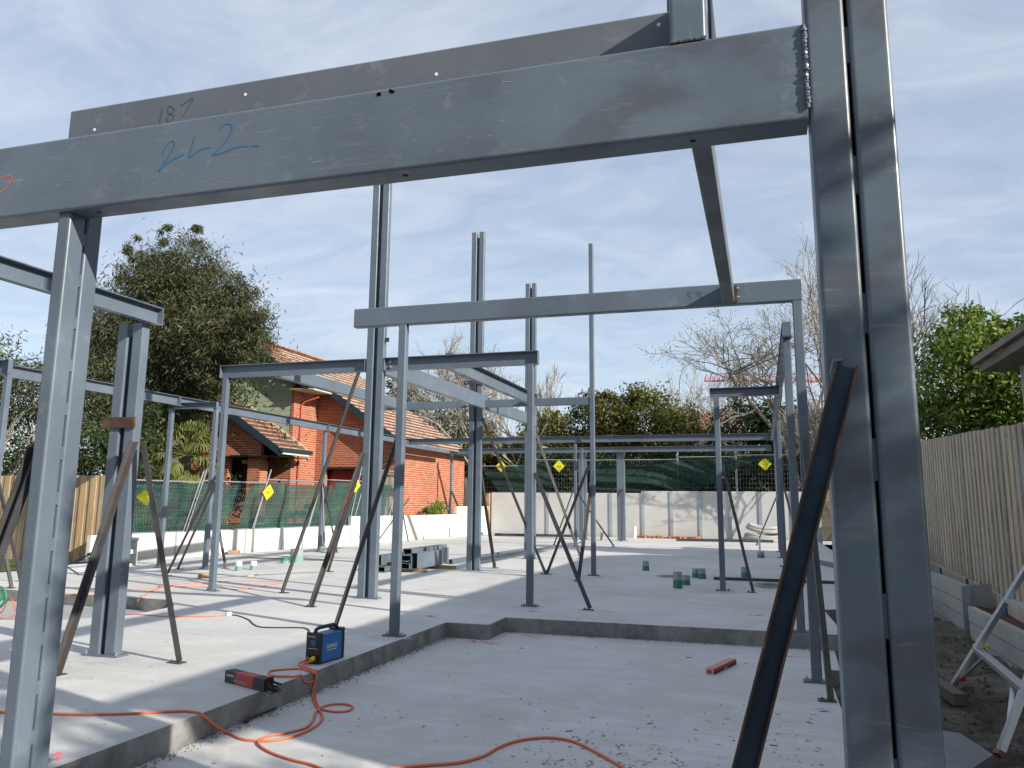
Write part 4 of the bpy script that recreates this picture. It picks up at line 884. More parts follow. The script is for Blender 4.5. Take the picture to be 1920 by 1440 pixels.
def bare(name, label, base, h, r0, m, seed=1, depth=6, spread=0.55, up=0.35, group=None, leafm=None, nl=0, lean=(0, 0, 1), kids=(2, 3), mind=0.011, first=0.30, squash=1.0):
    t = thing(name, label, 'bare tree', base, group); r = random.Random(seed); tr = MB(); br = MB(); tips = []
    def grow(p, d, L, rad, k):
        e = p+d*L; mid = (p+e)/2+Vector((r.uniform(-1, 1), r.uniform(-1, 1), r.uniform(-.5, .5)))*L*0.07
        (tr if k == depth else br).tube([p, mid, e], rad, 6 if k > depth-2 else 3, max(mind*.7, rad*0.72))
        if k == 0: tips.append(e); return
        for i in range(r.choice(kids)+ (1 if k > depth-2 else 0)):
            nd = (d+Vector((r.gauss(0, 1), r.gauss(0, 1), r.gauss(0, .8)))*spread+Vector((0, 0, up*0.4))).normalized()
            s0 = e if i == 0 else p+(e-p)*r.uniform(0.45, 1)
            grow(s0, nd, L*r.uniform(0.62, 0.88), max(mind, rad*0.62), k-1)
    grow(Vector(base), Vector(lean).normalized(), h*first, r0, depth)
    tr.build('trunk', m, t, uv=False); br.build('branches', m, t, uv=False)
    if leafm:
        g = random.Random(seed); q = MB()
        for e in tips:
            for _ in range(nl):
                a = Vector((g.gauss(0, 1), g.gauss(0, 1), g.gauss(0, 1))).normalized(); c = e+Vector((g.gauss(0, .12), g.gauss(0, .12), g.gauss(0, .12))); s_ = a.orthogonal().normalized()
                q.add([c, c+a*.05+s_*.025, c+a*.11, c+a*.05-s_*.025], [(0, 1, 2, 3)])
        q.build('buds', leafm, t, uv=False)
    return t
# the big gum on the left
tree('gum_tree', 'big drooping gum tree towering over the weatherboard gable at left', 'tree', (-19.6, 23.6, 0.3), 10, 0.28,
     [(-19.6, 23.0, 7.6, 3.0, 2.6, 2.6), (-18.5, 22.9, 7.1, 2.6, 2.2, 1.8), (-21.0, 23.0, 6.6, 2.4, 2.2, 2.6), (-16.9, 22.6, 6.9, 1.5, 1.5, 1.5), (-19.0, 22.8, 9.4, 1.6, 1.6, 1.3), (-20.7, 23, 9.2, 1.3, 1.3, 1.0),
      (-16.6, 22.4, 8.3, 0.75, .7, .8), (-16.2, 22.4, 6.1, 0.6, 0.8, 0.6), (-15.9, 22.4, 7.0, 0.7, 0.8, 0.8), (-21.4, 23, 10.4, .4, .5, .6), (-20.3, 23, 10.9, .35, .4, .5), (-18.9, 23, 10.8, .3, .4, .45), (-20.6, 23.6, 4.4, 2.2, 1.6, 1.5), (-17.2, 22.4, 5.4, 0.9, .8, .6), (-19.3, 24.0, 7.4, 2.2, 1.2, 2.6), (-22.4, 23.4, 6.3, 1.8, 1.4, 2.6)],
     100000, 0.19, 0.036, M_GUM, 3, 0.62, 75, spread=0.15, shell=0.45)
tree('bushy_tree', 'dark bushy tree at the far left edge behind the pale fence', 'tree', (-21.5, 19.5, 0), 5.5, 0.15,
     [(-22.0, 19.6, 4.6, 2.0, 1.5, 1.5), (-19.6, 19.4, 4.9, 1.3, 1.2, 1.2), (-20.8, 19.4, 3.2, 2.6, 1.3, 1.6), (-23.4, 19.5, 5.4, 1.3, 1.2, 1.2)], 16000, 0.17, 0.045, M_GUM, 5, 0.35, 45)
tree('bushy_shrub', 'yellow-green shrub tip at the left picture edge', 'shrub', (-23.6, 18.5, 0), 5.0, 0.12, [(-22.6, 18.5, 5.1, 0.6, 0.6, 0.8)], 1500, 0.12, 0.06, M_LIME, 6, 0.1, 20)
tree('bushy_shrub', 'dark glossy shrub behind the pale fence left of the stout column', 'shrub', (-17.6, 18.0, 0), 3.6, 0.12,
     [(-17.5, 18.0, 2.5, 1.4, 1.0, 1.3), (-16.4, 18.1, 2.9, 0.9, 0.9, 1.4), (-19.5, 18.0, 2.0, 1.8, 1.0, 1.3)], 11000, 0.12, 0.05, M_DKLEAF, 7, 0.1, 50)
bare('bare_shrub', 'pale bare arching stems in front of the dark bush at far left', (-20.2, 17.0, 0.5), 4.2, 0.035, M_TWIG, 21, 4, 0.35, 0.5, kids=(2, 3), mind=0.012)
tree('dark_tree', 'dark trees filling the shade behind the palm', 'tree', (-20.5, 25.5, 0), 5, 0.2, [(-20.3, 25.4, 3.3, 3.4, 0.9, 2.8)], 9000, 0.18, 0.07, M_DKLEAF, 8, 0.2, 60)
# fan palm
pt = thing('fan_palm', 'fan palm with spiky drooping fronds in front of the porch', 'palm', (-16.7, 20.6, 0.5))
MB().tube([(-16.7, 20.6, 0.4), (-16.68, 20.6, 1.4), (-16.7, 20.6, 2.7)], 0.17, 9, 0.14).build('trunk', M_BARK, pt)
r = random.Random(9); C = Vector((-16.7, 20.6, 2.75))
for k in range(44):
    a = k*2.39996+r.uniform(-.2, .2); el = R(r.choice([70, 50, 35, 15, -5, -30, -50])+r.uniform(-8, 8)); d = Vector((math.cos(a)*math.cos(el), math.sin(a)*math.cos(el), math.sin(el)))
    Ls = r.uniform(0.55, 0.85); hub = C+d*Ls; b = MB(); b.tube([C, C+d*Ls*0.5+Vector((0, 0, .03)), hub], 0.014, 4, 0.008)
    side = d.cross(Vector((0, 0, 1)));
    if side.length < .1: side = Vector((1, 0, 0))
    side.normalize(); upv = side.cross(d).normalized(); ns = 17
    for j in range(ns):
        th = R(-78+156*j/(ns-1)); sd = (d*math.cos(th)+side*math.sin(th)).normalized(); Lf = (0.62-0.12*abs(th))*r.uniform(.85, 1.1); p1 = hub+sd*Lf*0.55; p2 = hub+sd*Lf*0.85+Vector((0, 0, -Lf*0.22)); p3 = hub+sd*Lf+Vector((0, 0, -Lf*0.55))
        wv = sd.cross(upv).normalized()*0.028; b.add([hub, p1+wv, p1-wv, p2+wv*.6, p2-wv*.6, p3], [(0, 2, 1), (1, 2, 4, 3), (3, 4, 5)])
    b.build('frond', M_PALM, pt, uv=False)
# evergreens behind
def ev(label, blobs, n, L, W_, m, seed, h=6, name='evergreen_tree', droop=0.15, clumps=70, spread=.15):
    c = blobs[0]; return tree(name, label, 'tree', (c[0], c[1], 1.2), h, 0.2, blobs, n, L, W_, m, seed, droop, clumps, group='trees beyond the far fence', spread=spread)
ev('broad rounded hedge tree with yellowing leaves behind the rear beams', [(-7.6, 43, 5.3, 1.7, 1.5, 2.1), (-5.6, 43, 5.6, 2.0, 1.6, 2.1), (-4.1, 43, 4.6, 1.5, 1.4, 1.9), (-6.6, 43.4, 3.4, 2.8, 1.5, 1.8), (-3.2, 43, 3.8, 1.1, 1.2, 1.4), (-7.9, 43, 6.7, .8, .8, .7), (-5.9, 43, 7.0, .9, .8, .6), (-2.6, 43.4, 4.4, 1.0, 1.0, 1.3)], 36000, 0.20, 0.10, M_HEDGE, 11)
ev('dark round evergreen behind the right portal', [(-0.9, 42, 5.1, 1.5, 1.3, 1.7), (0.6, 42, 4.8, 1.4, 1.3, 1.7), (-0.2, 42, 3.4, 2.2, 1.3, 1.6)], 11000, 0.20, 0.10, M_DKLEAF, 12)
ev('lighter green bush right of the right portal', [(1.6, 41, 4.6, 1.2, 1.2, 1.6), (1.9, 41, 3.0, 1.5, 1.2, 1.5)], 6000, 0.20, 0.10, M_HEDGE, 13)
ev('large-leaved evergreen seen between the centre post and the lone high post', [(-11.2, 43, 4.7, 1.6, 1.3, 1.7), (-10.4, 43, 3.6, 1.6, 1.3, 1.5), (-12.6, 43, 4.0, 1.2, 1.2, 1.2)], 9000, 0.24, 0.12, M_HEDGE, 14)
ev('dark tree directly left of the lone high post', [(-9.3, 45, 5.9, 1.1, 1.2, 1.8), (-8.9, 45, 4.2, 1.5, 1.2, 1.6)], 7000, 0.2, 0.09, M_DKLEAF, 15)
ev('small green bush beyond the tiled roof end', [(-15.6, 42, 4.2, 1.4, 1.2, 1.3), (-14.6, 42, 4.6, 1.0, 1.0, 1.0)], 5000, 0.18, 0.09, M_HEDGE, 16)
ev('dark conical tree behind the ridge of the tiled roof', [(-20.5, 44, 8.4, 1.0, 1.0, 0.8), (-20.2, 44, 7.2, 1.4, 1.2, 1.0)], 3500, 0.2, 0.08, M_GUM, 17, 7)
ev('small tree behind the house side between the beams', [(-17.6, 44, 5.7, 1.3, 1.2, 1.3), (-15.8, 44, 5.5, 1.2, 1.2, 1.0)], 4500, 0.2, 0.09, M_HEDGE, 18)
tag(leaves('hedge', [(-9.2, 37.5, 2.6, 1.4, .7, 1.2), (-6.8, 37.5, 2.5, 1.6, .7, 1.2), (-4.4, 37.5, 2.6, 1.7, .7, 1.3), (-1.8, 37.5, 2.6, 1.8, .7, 1.3), (0.6, 37.5, 2.6, 1.6, .7, 1.3), (-8, 38.3, 2.6, 3, .5, 1.4), (-3, 38.3, 2.6, 3, .5, 1.4), (1.5, 38.3, 2.6, 2, .5, 1.4)], 42000, 0.16, 0.08, M_DKLEAF, None, 19, 0.15, 60), 'dense dark green hedge right behind the far fence', 'hedge')
tree('bushy_shrub', 'small green bush on top of the white wall against the brick wall', 'shrub', (-12.75, 30.6, 0.4), 1.0, 0.03, [(-12.55, 30.6, 1.15, .28, .7, .35), (-12.6, 29.7, 1.0, .2, .5, .2)], 900, 0.10, 0.06, M_LIME, 71, 0.1, 14)
# bare winter trees
bt = 'bare winter trees beyond the site'
bare('bare_tree', 'bare tree behind the middle header, left of the second twin column', (-17.4, 41, 1), 9.0, 0.13, M_TWIG, 31, 7, 0.46, 0.45, bt)
bare('bare_tree', 'bare tree right behind the second twin column', (-14.4, 40, 1), 9.0, 0.13, M_TWIG, 32, 7, 0.46, 0.45, bt)
bare('bare_tree', 'bare tree just right of the third twin column', (-12.2, 43, 1), 8.4, 0.12, M_TWIG, 33, 7, 0.36, 0.6, bt)
bare('bare_tree', 'wispy bare tree far behind the tiled ridge', (-21.5, 48, 1), 10.5, 0.14, M_TWIGD, 34, 5, 0.45, 0.6, bt)
bare('bare_tree', 'small distant bare tree left of the right portal', (-5.0, 60, 1), 11.0, 0.15, M_TWIG, 35, 6, 0.45, 0.6, bt, mind=.016)
bare('bare_tree', 'second small distant bare tree behind the red roof', (-2.4, 60, 1), 10.0, 0.15, M_TWIG, 36, 6, 0.45, 0.6, bt, mind=.016)
bare('budding_tree', 'large budding tree spreading left of the right foreground column', (1.6, 34.8+2.5, 1.4), 9.6, 0.17, M_TWIGD, 37, 7, 0.62, 0.22, bt, M_BUD, 2, (-0.25, 0, 1), mind=.010)
bare('budding_tree', 'tall budding tree directly left of the right foreground column', (3.2, 37.5, 1.4), 10.6, 0.15, M_TWIG, 38, 7, 0.42, 0.6, bt, M_BUD, 1, mind=.010)
bare('bare_shrub', 'tangle of pale tan stems between the right posts and the foreground column', (2.7, 33.0, 0.7), 6.4, 0.05, M_TWIG, 39, 6, 0.30, 0.8, bt, kids=(3, 3), mind=.010, first=.22)
bare('bare_shrub', 'second tangle of pale tan stems just left of the foreground column', (2.2, 36.2, 0.7), 6.8, 0.05, M_TWIG, 40, 6, 0.34, 0.7, bt, kids=(3, 3), mind=.010, first=.22)
bare('bare_tree', 'dark bare tree immediately right of the foreground column', (5.9, 34, 1), 10.0, 0.15, M_TWIGD, 41, 6, 0.45, 0.5, bt)
bare('bare_tree', 'dark bare tree crown above the lime green tree', (8.6, 36, 1), 9.6, 0.15, M_TWIGD, 42, 6, 0.50, 0.5, bt)
tree('lime_tree', 'bright lime green bushy tree above the right paling fence', 'tree', (5.4, 23.5, 0), 5.4, 0.16,
     [(4.75, 22, 4.4, 1.3, 1.3, 1.4), (6.1, 21.5, 4.5, 1.5, 1.4, 1.2), (6.9, 21.5, 5.0, 1.0, 1.0, .8), (4.6, 22, 3.1, 1.0, 1.2, 1.2), (5.9, 21.4, 2.9, 1.5, 1.3, 1.2), (5.0, 22, 5.85, .6, .5, .5), (5.6, 22, 5.6, .5, .5, .45), (6.6, 21.6, 5.6, .55, .5, .55), (5.4, 22, 5.2, 1.1, .8, .7)], 34000, 0.15, 0.06, M_LIME, 43, 0.15, 70, spread=.15)
# off to the right, behind the camera: the tree whose shade falls over the foreground
tree('garden_tree', 'tall leafy tree outside the right side of the picture shading the front column', 'tree', (9.0, -1.2, 0), 9.0, 0.22,
     [(9.0, -0.35, 5.0, 1.4, 1.0, 1.1), (6.2, 0.15, 5.3, 0.8, 0.42, 0.9), (7.5, -3.0, 5.0, 2.0, 1.5, 2.0)], 13000, 0.20, 0.09, M_LIME, 50, 0.15, 45, spread=.13)

# ---------------------------------------------------------------- brick house on the left
H = thing('brick_house', 'orange brick house with terracotta tiled roof and pale green weatherboard gable', 'house', (-18.5, 30, 0.55))
zb = 0.5; XB = -13.0; XA = -16.8; YA = 26.5; YB = 28.2; YE = 34.6; XR = -18.9; ZR = 7.62; SL = 0.66
def zr(x): return ZR - abs(x-XR)*SL
# wing A lower brick and weatherboard gable (facing the street)
MB().box(-24.6, XA-0.001, YA, YA+0.22, zb, 3.55).build('wall', M_BRICK, H)
MB().poly([(-24.6, YA+0.02, 3.551), (XA-0.12, YA+0.02, 3.551), (XA-0.12, YA+0.02, zr(XA-0.12)-0.1), (XR, YA+0.02, ZR-0.1), (-24.6, YA+0.02, zr(-24.6)-0.1)], (0, 0.18, 0)).build('weatherboard_gable', M_WBOARD, H)
MB().box(XA-0.119, XA, YA, YA+0.20, 3.551, zr(XA)-0.10).build('corner_brick', M_BRICK, H)
MB().box(XA-0.22, XA, YA+0.221, YB-0.001, zb, zr(XA)-0.14).build('side_wall', M_BRICK, H)
# gable B with garage opening
MB().poly([(XA, YB, 2.70), (XB, YB, 2.70), (XB, YB, zr(XB)-0.12), (XA, YB, zr(XA)-0.12)], (0, 0.22, 0)).build('gable_wall', M_BRICK, H)
MB().box(XA, -16.35, YB, YB+0.22, zb, 2.699).build('pier', M_BRICK, H); MB().box(-14.35, XB, YB, YB+0.22, zb, 2.699).build('pier', M_BRICK, H)
MB().box(-16.349, -14.351, YB+0.35, YB+0.40, zb, 2.75).build('roller_door', M_REDDOOR, H)
MB().box(-16.349, -14.351, YB+0.0, YB+0.34, 2.62, 2.698).build('lintel', M_DARK, H)
MB().box(XB-0.22, XB, YB+0.221, YE, zb, zr(XB)-0.14).build('side_wall', M_BRICK, H)
MB().poly([(-24.6, YE, zb), (XB, YE, zb), (XB, YE, zr(XB)-0.12), (XR, YE, ZR-0.12), (-24.6, YE, zr(-24.6)-0.12)], (0, 0.2, 0)).build('end_wall', M_BRICK, H)
def roofslope(name, x_top, x_eave, y0, y1, ztop, sl, m, parent, th=0.03, row=0.32, side=1):
    b = MB(); ln = math.hypot(1, sl); n = int(math.ceil(abs(x_eave-x_top)*ln/row)); sg = 1 if x_eave > x_top else -1
    for i in range(n):
        a0 = x_top+sg*i*row/ln; a1 = x_top+sg*min((i+1)*row/ln, abs(x_eave-x_top)); z0 = ztop-abs(a0-x_top)*sl; z1 = ztop-abs(a1-x_top)*sl
        o = 0.005; b.add([(a0, y0, z0+o), (a1, y0, z1+o+th), (a1, y1, z1+o+th), (a0, y1, z0+o), (a1, y0, z1-0.01), (a1, y1, z1-0.01)], [(0, 1, 2, 3), (1, 4, 5, 2), (0, 4, 1), (3, 2, 5)])
    b.uv = lambda q: (q.y, (abs(x_eave-q.x))*ln)
    return b.build(name, m, parent)
roofslope('roof', XR, -16.0, YA-0.45, YB-0.45, ZR, SL, M_TILE, H)
roofslope('roof', XR, -12.72, YB-0.451, YE+0.35, ZR, SL, M_TILE, H)
roofslope('roof', XR, -25.2, YA-0.45, YE+0.35, ZR, SL, M_TILE, H)
rc = MB()
for k in range(27):
    y = YA-0.45+k*0.325; rc.tube([(XR, y, ZR+0.03), (XR, y+0.34, ZR+0.045)], 0.10, 8, 0.115)
rc.build('ridge_capping', M_TILE, H)
def rake(x0, x1, y, parent, m=M_FASC, w_=0.27, name='barge_board', top=None, zf=zr):
    return MB().poly([(x0, y, zf(x0)-0.01), (x1, y, zf(x1)-0.01), (x1, y, zf(x1)-0.01-w_), (x0, y, zf(x0)-0.01-w_)], (0, 0.03, 0)).build(name, m, parent)
rake(XR, -16.0, YA-0.45, H); rake(-25.1, XR, YA-0.45, H); rake(-16.0, -12.72, YB-0.48, H)
MB().box(-16.0, -15.88, YA-0.48, YB-0.44, zr(-16)-0.13, zr(-16)-0.0).build('gutter', M_FASC, H)
MB().box(-15.995, -15.93, YA-0.1, YB-0.5, zr(-16)-0.22, zr(-16)-0.135).build('eave_lining', M_MINT, H)
MB().box(-16.78, -15.9, YA-0.42, YB-0.46, zr(-16)-0.20, zr(-16)-0.185).build('soffit', M_CREAM, H)
MB().box(-12.72, -12.60, YB-0.48, YE+0.35, zr(-12.72)-0.13, zr(-12.72)).build('gutter', M_FASC, H)
MB().tube([(-16.2, YA+0.75, 5.35), (-16.62, YA+0.45, 5.15), (-16.74, YA+0.42, 5.0), (-16.74, YA+0.42, 0.6)], 0.045, 8).build('downpipe', M_REDPIPE, H)
MB().tube([(-13.05, YB-0.06, 3.3), (-13.05, YB-0.06, 0.6)], 0.045, 8).build('downpipe', M_REDPIPE, H)
# porch
def zp(x): return 3.20-(x+16.1)*0.645
Pc = thing('porch', 'tiled porch roof on a brick pillar at the front of the brick house', 'porch', (-17.2, 25.5, 0.55))
MB().box(-24.0, -18.45, 25.0, 25.22, zb, 3.0).build('wall', M_BRICK, Pc)
MB().box(-17.62, -17.1, 25.0, 25.46, zb, 3.0).build('pillar', M_BRICK, Pc)
MB().poly([(-24.0, 25.0, 3.001), (-17.1, 25.0, 3.001), (-17.1, 25.0, zp(-17.1)-0.12), (-19.0, 25.0, zp(-19.0)-0.12), (-24.0, 25.0, 3.8)], (0, 0.22, 0)).build('gable_wall', M_BRICK, Pc)
roofslope('roof', -19.0, -16.1, 24.68, YA-0.02, zp(-19.0), 0.645, M_TILE, Pc)
rake(-19.0, -16.1, 24.65, Pc, zf=zp)
MB().box(-16.1, -15.98, 24.62, YA+0.15, zp(-16.1)-0.12, zp(-16.1)+0.01).build('gutter', M_FASC, Pc)
MB().box(-16.095, -16.03, 24.75, YA-0.05, zp(-16.1)-0.20, zp(-16.1)-0.125).build('eave_lining', M_MINT, Pc)
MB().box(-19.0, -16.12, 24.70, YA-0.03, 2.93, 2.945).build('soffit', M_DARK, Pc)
MB().poly([(-19.0, YA-0.03, zp(-19.0)+0.10), (-16.15, YA-0.03, zp(-16.15)+0.10), (-16.15, YA-0.03, zp(-16.15)+0.02), (-19.0, YA-0.03, zp(-19.0)+0.02)], (0, 0.025, 0)).build('flashing', M_CREAM, Pc)
MB().cyl((-18.15, 25.6, 2.72), (-18.15, 25.6, 2.85), 0.13, 12).build('porch_light', M_CREAM, Pc)
# further houses
def simple_house(name, label, x0, x1, y0, y1, z0, ze, zt, wallm, roofm, cat='house', axis='x'):
    t = thing(name, label, cat, ((x0+x1)/2, (y0+y1)/2, z0)); MB().box(x0+.4, x1-.4, y0+.4, y1-.4, z0, ze-0.05).build('wall', wallm, t)
    sl_ = (zt-ze)/((y1-y0)/2); yc = (y0+y1)/2; ln = math.hypot(1, sl_)
    for sg, yt in ((-1, y0), (1, y1)):
        b = MB(); n = int(abs(yt-yc)*ln/0.32)+1
        for i in range(n):
            a0 = yc+sg*i*0.32/ln; a1 = yc+sg*min((i+1)*.32/ln, abs(yt-yc)); q0 = zt-abs(a0-yc)*sl_; q1 = zt-abs(a1-yc)*sl_
            b.add([(x0, a0, q0), (x1, a0, q0), (x1, a1, q1+.03), (x0, a1, q1+.03), (x0, a1, q1-.01), (x1, a1, q1-.01)], [(0, 1, 2, 3), (3, 2, 5, 4)])
        b.uv = (lambda yc=yc, yt=yt: (lambda q: (q.x, abs(yt-q.y)*ln)))(); b.build('roof', roofm, t)
    for x in (x0+.4, x1-.41): MB().poly([(x, y0+.4, ze-.05), (x, y1-.4, ze-.05), (x, yc, zt-.2)], (0.01, 0, 0)).build('gable', wallm, t)
    MB().box(x0, x1, y0-0.02, y0+.02, ze-0.16, ze-0.01).build('fascia', M_CREAM, t); return t
hh = simple_house('far_house', 'low house with old tiled roof and brown eaves behind the sagging cloth', -17.5, -9.9, 43.5, 50, 0.5, 4.1, 5.3, mat('brown_render', (0.20, 0.115, 0.06), 0.8), M_TILE)
MB().box(-15.2, -12.9, 43.86, 43.89, 1.8, 3.6).build('window', M_DARK, hh)
simple_house('far_house', 'distant house with bright red tiled roof left of the right portal', -6.5, -1.2, 62, 70, 0.5, 5.9, 8.6, M_CREAM, M_TILE_RED)
gs = thing('garden_shed', 'small brown gable peeping over the far fence left of the lone high post', 'shed', (-9.3, 39, 1.5))
MB().poly([(-9.75, 38.5, 3.45), (-7.9, 38.5, 3.2), (-9.5, 38.5, 4.0)], (0, 1.5, 0)).build('gable', mat('brown_timber', (0.22, 0.10, 0.05), 0.8), gs); MB().bar((-10.3, 38.45, 4.12), (-7.8, 38.45, 3.30), 0.05, 0.10).build('barge_board', M_CREAM, gs)
MB().box(-9.7, -8.0, 38.6, 40, 1.5, 3.2).build('wall', M_BRICK, gs)
cb = tag(MB().box(2.2, 4.6, 36.3, 36.6, 1.2, 2.05).build('brick_garden_wall', M_BRICK_Y), 'small cream brick wall seen beside the foreground column', 'wall')
ch_ = thing('chimney', 'orange brick chimney low behind the rear beam', 'chimney', (-16.4, 43.0, 3.5)); MB().box(-16.75, -16.0, 42.7, 43.4, 3.0, 5.05).build('stack', M_BRICK, ch_)
# red tower crane jib far away
cj = thing('crane', 'red lattice crane jib far away behind the budding tree', 'crane', (-1, 85, 13))
b = MB(); p0 = at(1320, 713, 85); p1 = at(1640, 714, 85); n = 34
for zz, yy in ((0, 0), (0, 1.0), (0.75, 0.5)): b.tube([p0+Vector((0 if zz == 0 else 0.6, yy, zz)), p1+Vector((0, yy, zz))], 0.045, 4)
for i in range(n):
    a = p0+(p1-p0)*(i/n); c = p0+(p1-p0)*((i+1)/n); mid = (a+c)/2+Vector((0, 0.5, 0.75))
    b.tube([a, mid], 0.035, 3).tube([mid, c], 0.035, 3).tube([a+Vector((0, 1, 0)), mid], 0.035, 3).tube([mid, c+Vector((0, 1, 0))], 0.035, 3)
b.build('jib', M_CRANE, cj); MB().tube([p1+Vector((.6, .5, -12.5)), p1+Vector((.6, .5, 5))], 0.45, 4).build('mast', M_CRANE, cj)
MB().tube([p0+Vector((2.4, .5, .75)), p1+Vector((.6, .5, 4.8))], 0.03, 3).build('tie_bar', M_CRANE, cj)

# ---------------------------------------------------------------- neighbouring house on the right (its eave enters the picture and its shade covers the slab)
NH = thing('neighbour_house', 'weathered house whose sloping eave pokes in at the right edge', 'house', (8.5, 10.5, 0))
E_ = 4.45
MB().box(5.0, 12.8, 2.1, 18.1, 0, E_-0.28).build('wall', mat('cream_weatherboard', (0.36, 0.34, 0.30), 0.8), NH)
roofslope('roof', 8.9, 4.38, 1.65, 18.75, E_+4.52*0.36, 0.36, M_TILE_DK, NH); roofslope('roof', 8.9, 13.4, 1.65, 18.75, E_+4.52*0.36, 0.36, M_TILE_DK, NH)
MB().box(4.30, 4.42, 1.6, 18.78, E_-0.13, E_-0.005).build('gutter', M_SOFF, NH)
MB().box(4.425, 5.05, 1.67, 18.70, E_-0.30, E_-0.28).build('soffit', M_SOFF, NH)
MB().box(4.422, 4.455, 1.67, 18.72, E_-0.279, E_-0.135).build('fascia', M_SOFF, NH)
MB().poly([(4.43, 18.72, E_-0.27), (8.9, 18.72, E_+4.52*0.36-0.27), (8.9, 18.72, E_+4.52*0.36-0.04), (4.43, 18.72, E_-0.04)], (0, 0.03, 0)).build('barge_board', M_SOFF, NH)
for yy in (2.1, 18.05): MB().poly([(5.0, yy, E_-.28), (12.8, yy, E_-.28), (8.9, yy, E_+1.3)], (0, 0.05, 0)).build('gable', M_SOFF, NH)

# ---------------------------------------------------------------- small things on the slab
def lettering(text, size, m, parent, name, T, font_w=1.0, ext=0.0006):
    """letters as a mesh laid on a face; T maps (x, z) of the text to the face"""
    cu = bpy.data.curves.new(name, 'FONT'); cu.body = text; cu.size = size; cu.align_x = 'CENTER'; cu.align_y = 'CENTER'; cu.offset = 0.004*size*10*0.3
    tmp = bpy.data.objects.new(name, cu); col.objects.link(tmp); dg = bpy.context.evaluated_depsgraph_get(); dg.update()
    me = bpy.data.meshes.new_from_object(tmp.evaluated_get(dg)); bpy.data.objects.remove(tmp); off = origin(parent)
    for v in me.vertices: v.co = T(v.co.x*font_w, v.co.y)-off
    me.materials.clear(); me.materials.append(m); o = bpy.data.objects.new(name, me); col.objects.link(o); o.parent = parent; return o
# welder
WX0, WX1, WY0, WY1, WH = -3.875, -3.725, 6.50, 6.86, 0.262
yaw = R(-6); wc = Vector(((WX0+WX1)/2, WY0, 0))
rotw = Matrix.Rotation(yaw, 4, 'Z')
def WT(x, y, z): return wc + rotw @ Vector((x, y, z))
wd = thing('welder', 'blue and black portable welding machine standing by the slab step', 'welder', wc)
def wbox(x0, x1, y0, y1, z0, z1, name, m, parent=wd, bev=0.0):
    b = MB(); v = [WT(x, y, z) for z in (z0, z1) for x, y in ((x0, y0), (x1, y0), (x1, y1), (x0, y1))]
    b.add(v, [(0, 3, 2, 1), (4, 5, 6, 7), (0, 1, 5, 4), (1, 2, 6, 5), (2, 3, 7, 6), (3, 0, 4, 7)]); o = b.build(name, m, parent)
    if bev:
        md = o.modifiers.new('bevel', 'BEVEL'); md.width = bev; md.segments = 2
    return o
wbox(-0.072, 0.072, 0.03, 0.33, 0.012, 0.245, 'body', M_BLUE, bev=0.006)
fp = wbox(-0.080, 0.080, 0.0, 0.032, 0.004, WH, 'front_panel', M_BLACK, bev=0.010)
wbox(-0.080, 0.080, 0.328, 0.36, 0.004, WH, 'rear_panel', M_BLACK, bev=0.010)
for x in (-0.06, 0.06): wbox(x-.01, x+.01, 0.05, 0.31, 0.0, 0.012, 'foot', M_BLACK)
MB().tube([WT(0, 0.02, 0.255), WT(0, 0.03, 0.282), WT(0, 0.07, 0.296), WT(0, 0.28, 0.296), WT(0, 0.33, 0.282), WT(0, 0.345, 0.255)], 0.017, 10).build('handle', M_BLACK, wd, smooth=True)
MB().cyl(WT(0.012, 0.002, 0.180), WT(0.012, -0.018, 0.180), 0.026, 16).build('dial', mat('dial_blue', (0.02, 0.10, 0.28), 0.4), fp)
for x in (-0.035, 0.038): MB().cyl(WT(x, 0.002, 0.055), WT(x, -0.016, 0.055), 0.020, 14).build('socket', M_BLACK, fp)
MB().cyl(WT(0.02, -0.012, 0.055), WT(0.02, -0.055, 0.045), 0.019, 12).build('cable_plug', M_YEL, wd)
b = MB()
for k in range(7): a = R(-60+50*k); b.add([WT(0.012+.034*math.sin(a)+dx_, -0.0025, 0.18+.034*math.cos(a)+dz_) for dx_, dz_ in ((-.002, -.002), (.002, -.002), (.002, .002), (-.002, .002))], [(0, 1, 2, 3)])
b.add([WT(x, -0.0025, z) for x, z in ((-.05, .128), (.05, .128), (.05, .131), (-.05, .131))], [(0, 1, 2, 3)]); b.build('dial_marks', M_WHITE, fp)
lettering('CIGWELD', 0.018, M_WHITE, wd, 'lettering', lambda x, z: WT(-0.02+x, -0.0025, 0.228+z))
lettering('CIGWELD', 0.044, M_WHITE, wd, 'lettering', lambda x, z: WT(0.0735+0.0, 0.175+x, 0.135+z), 0.8)
MB().add([WT(0.0735, y, z) for y, z in ((0.10, .102), (.25, .102), (.25, .107), (.10, .107))], [(0, 1, 2, 3)]).build('stripe', M_WHITE, wd)
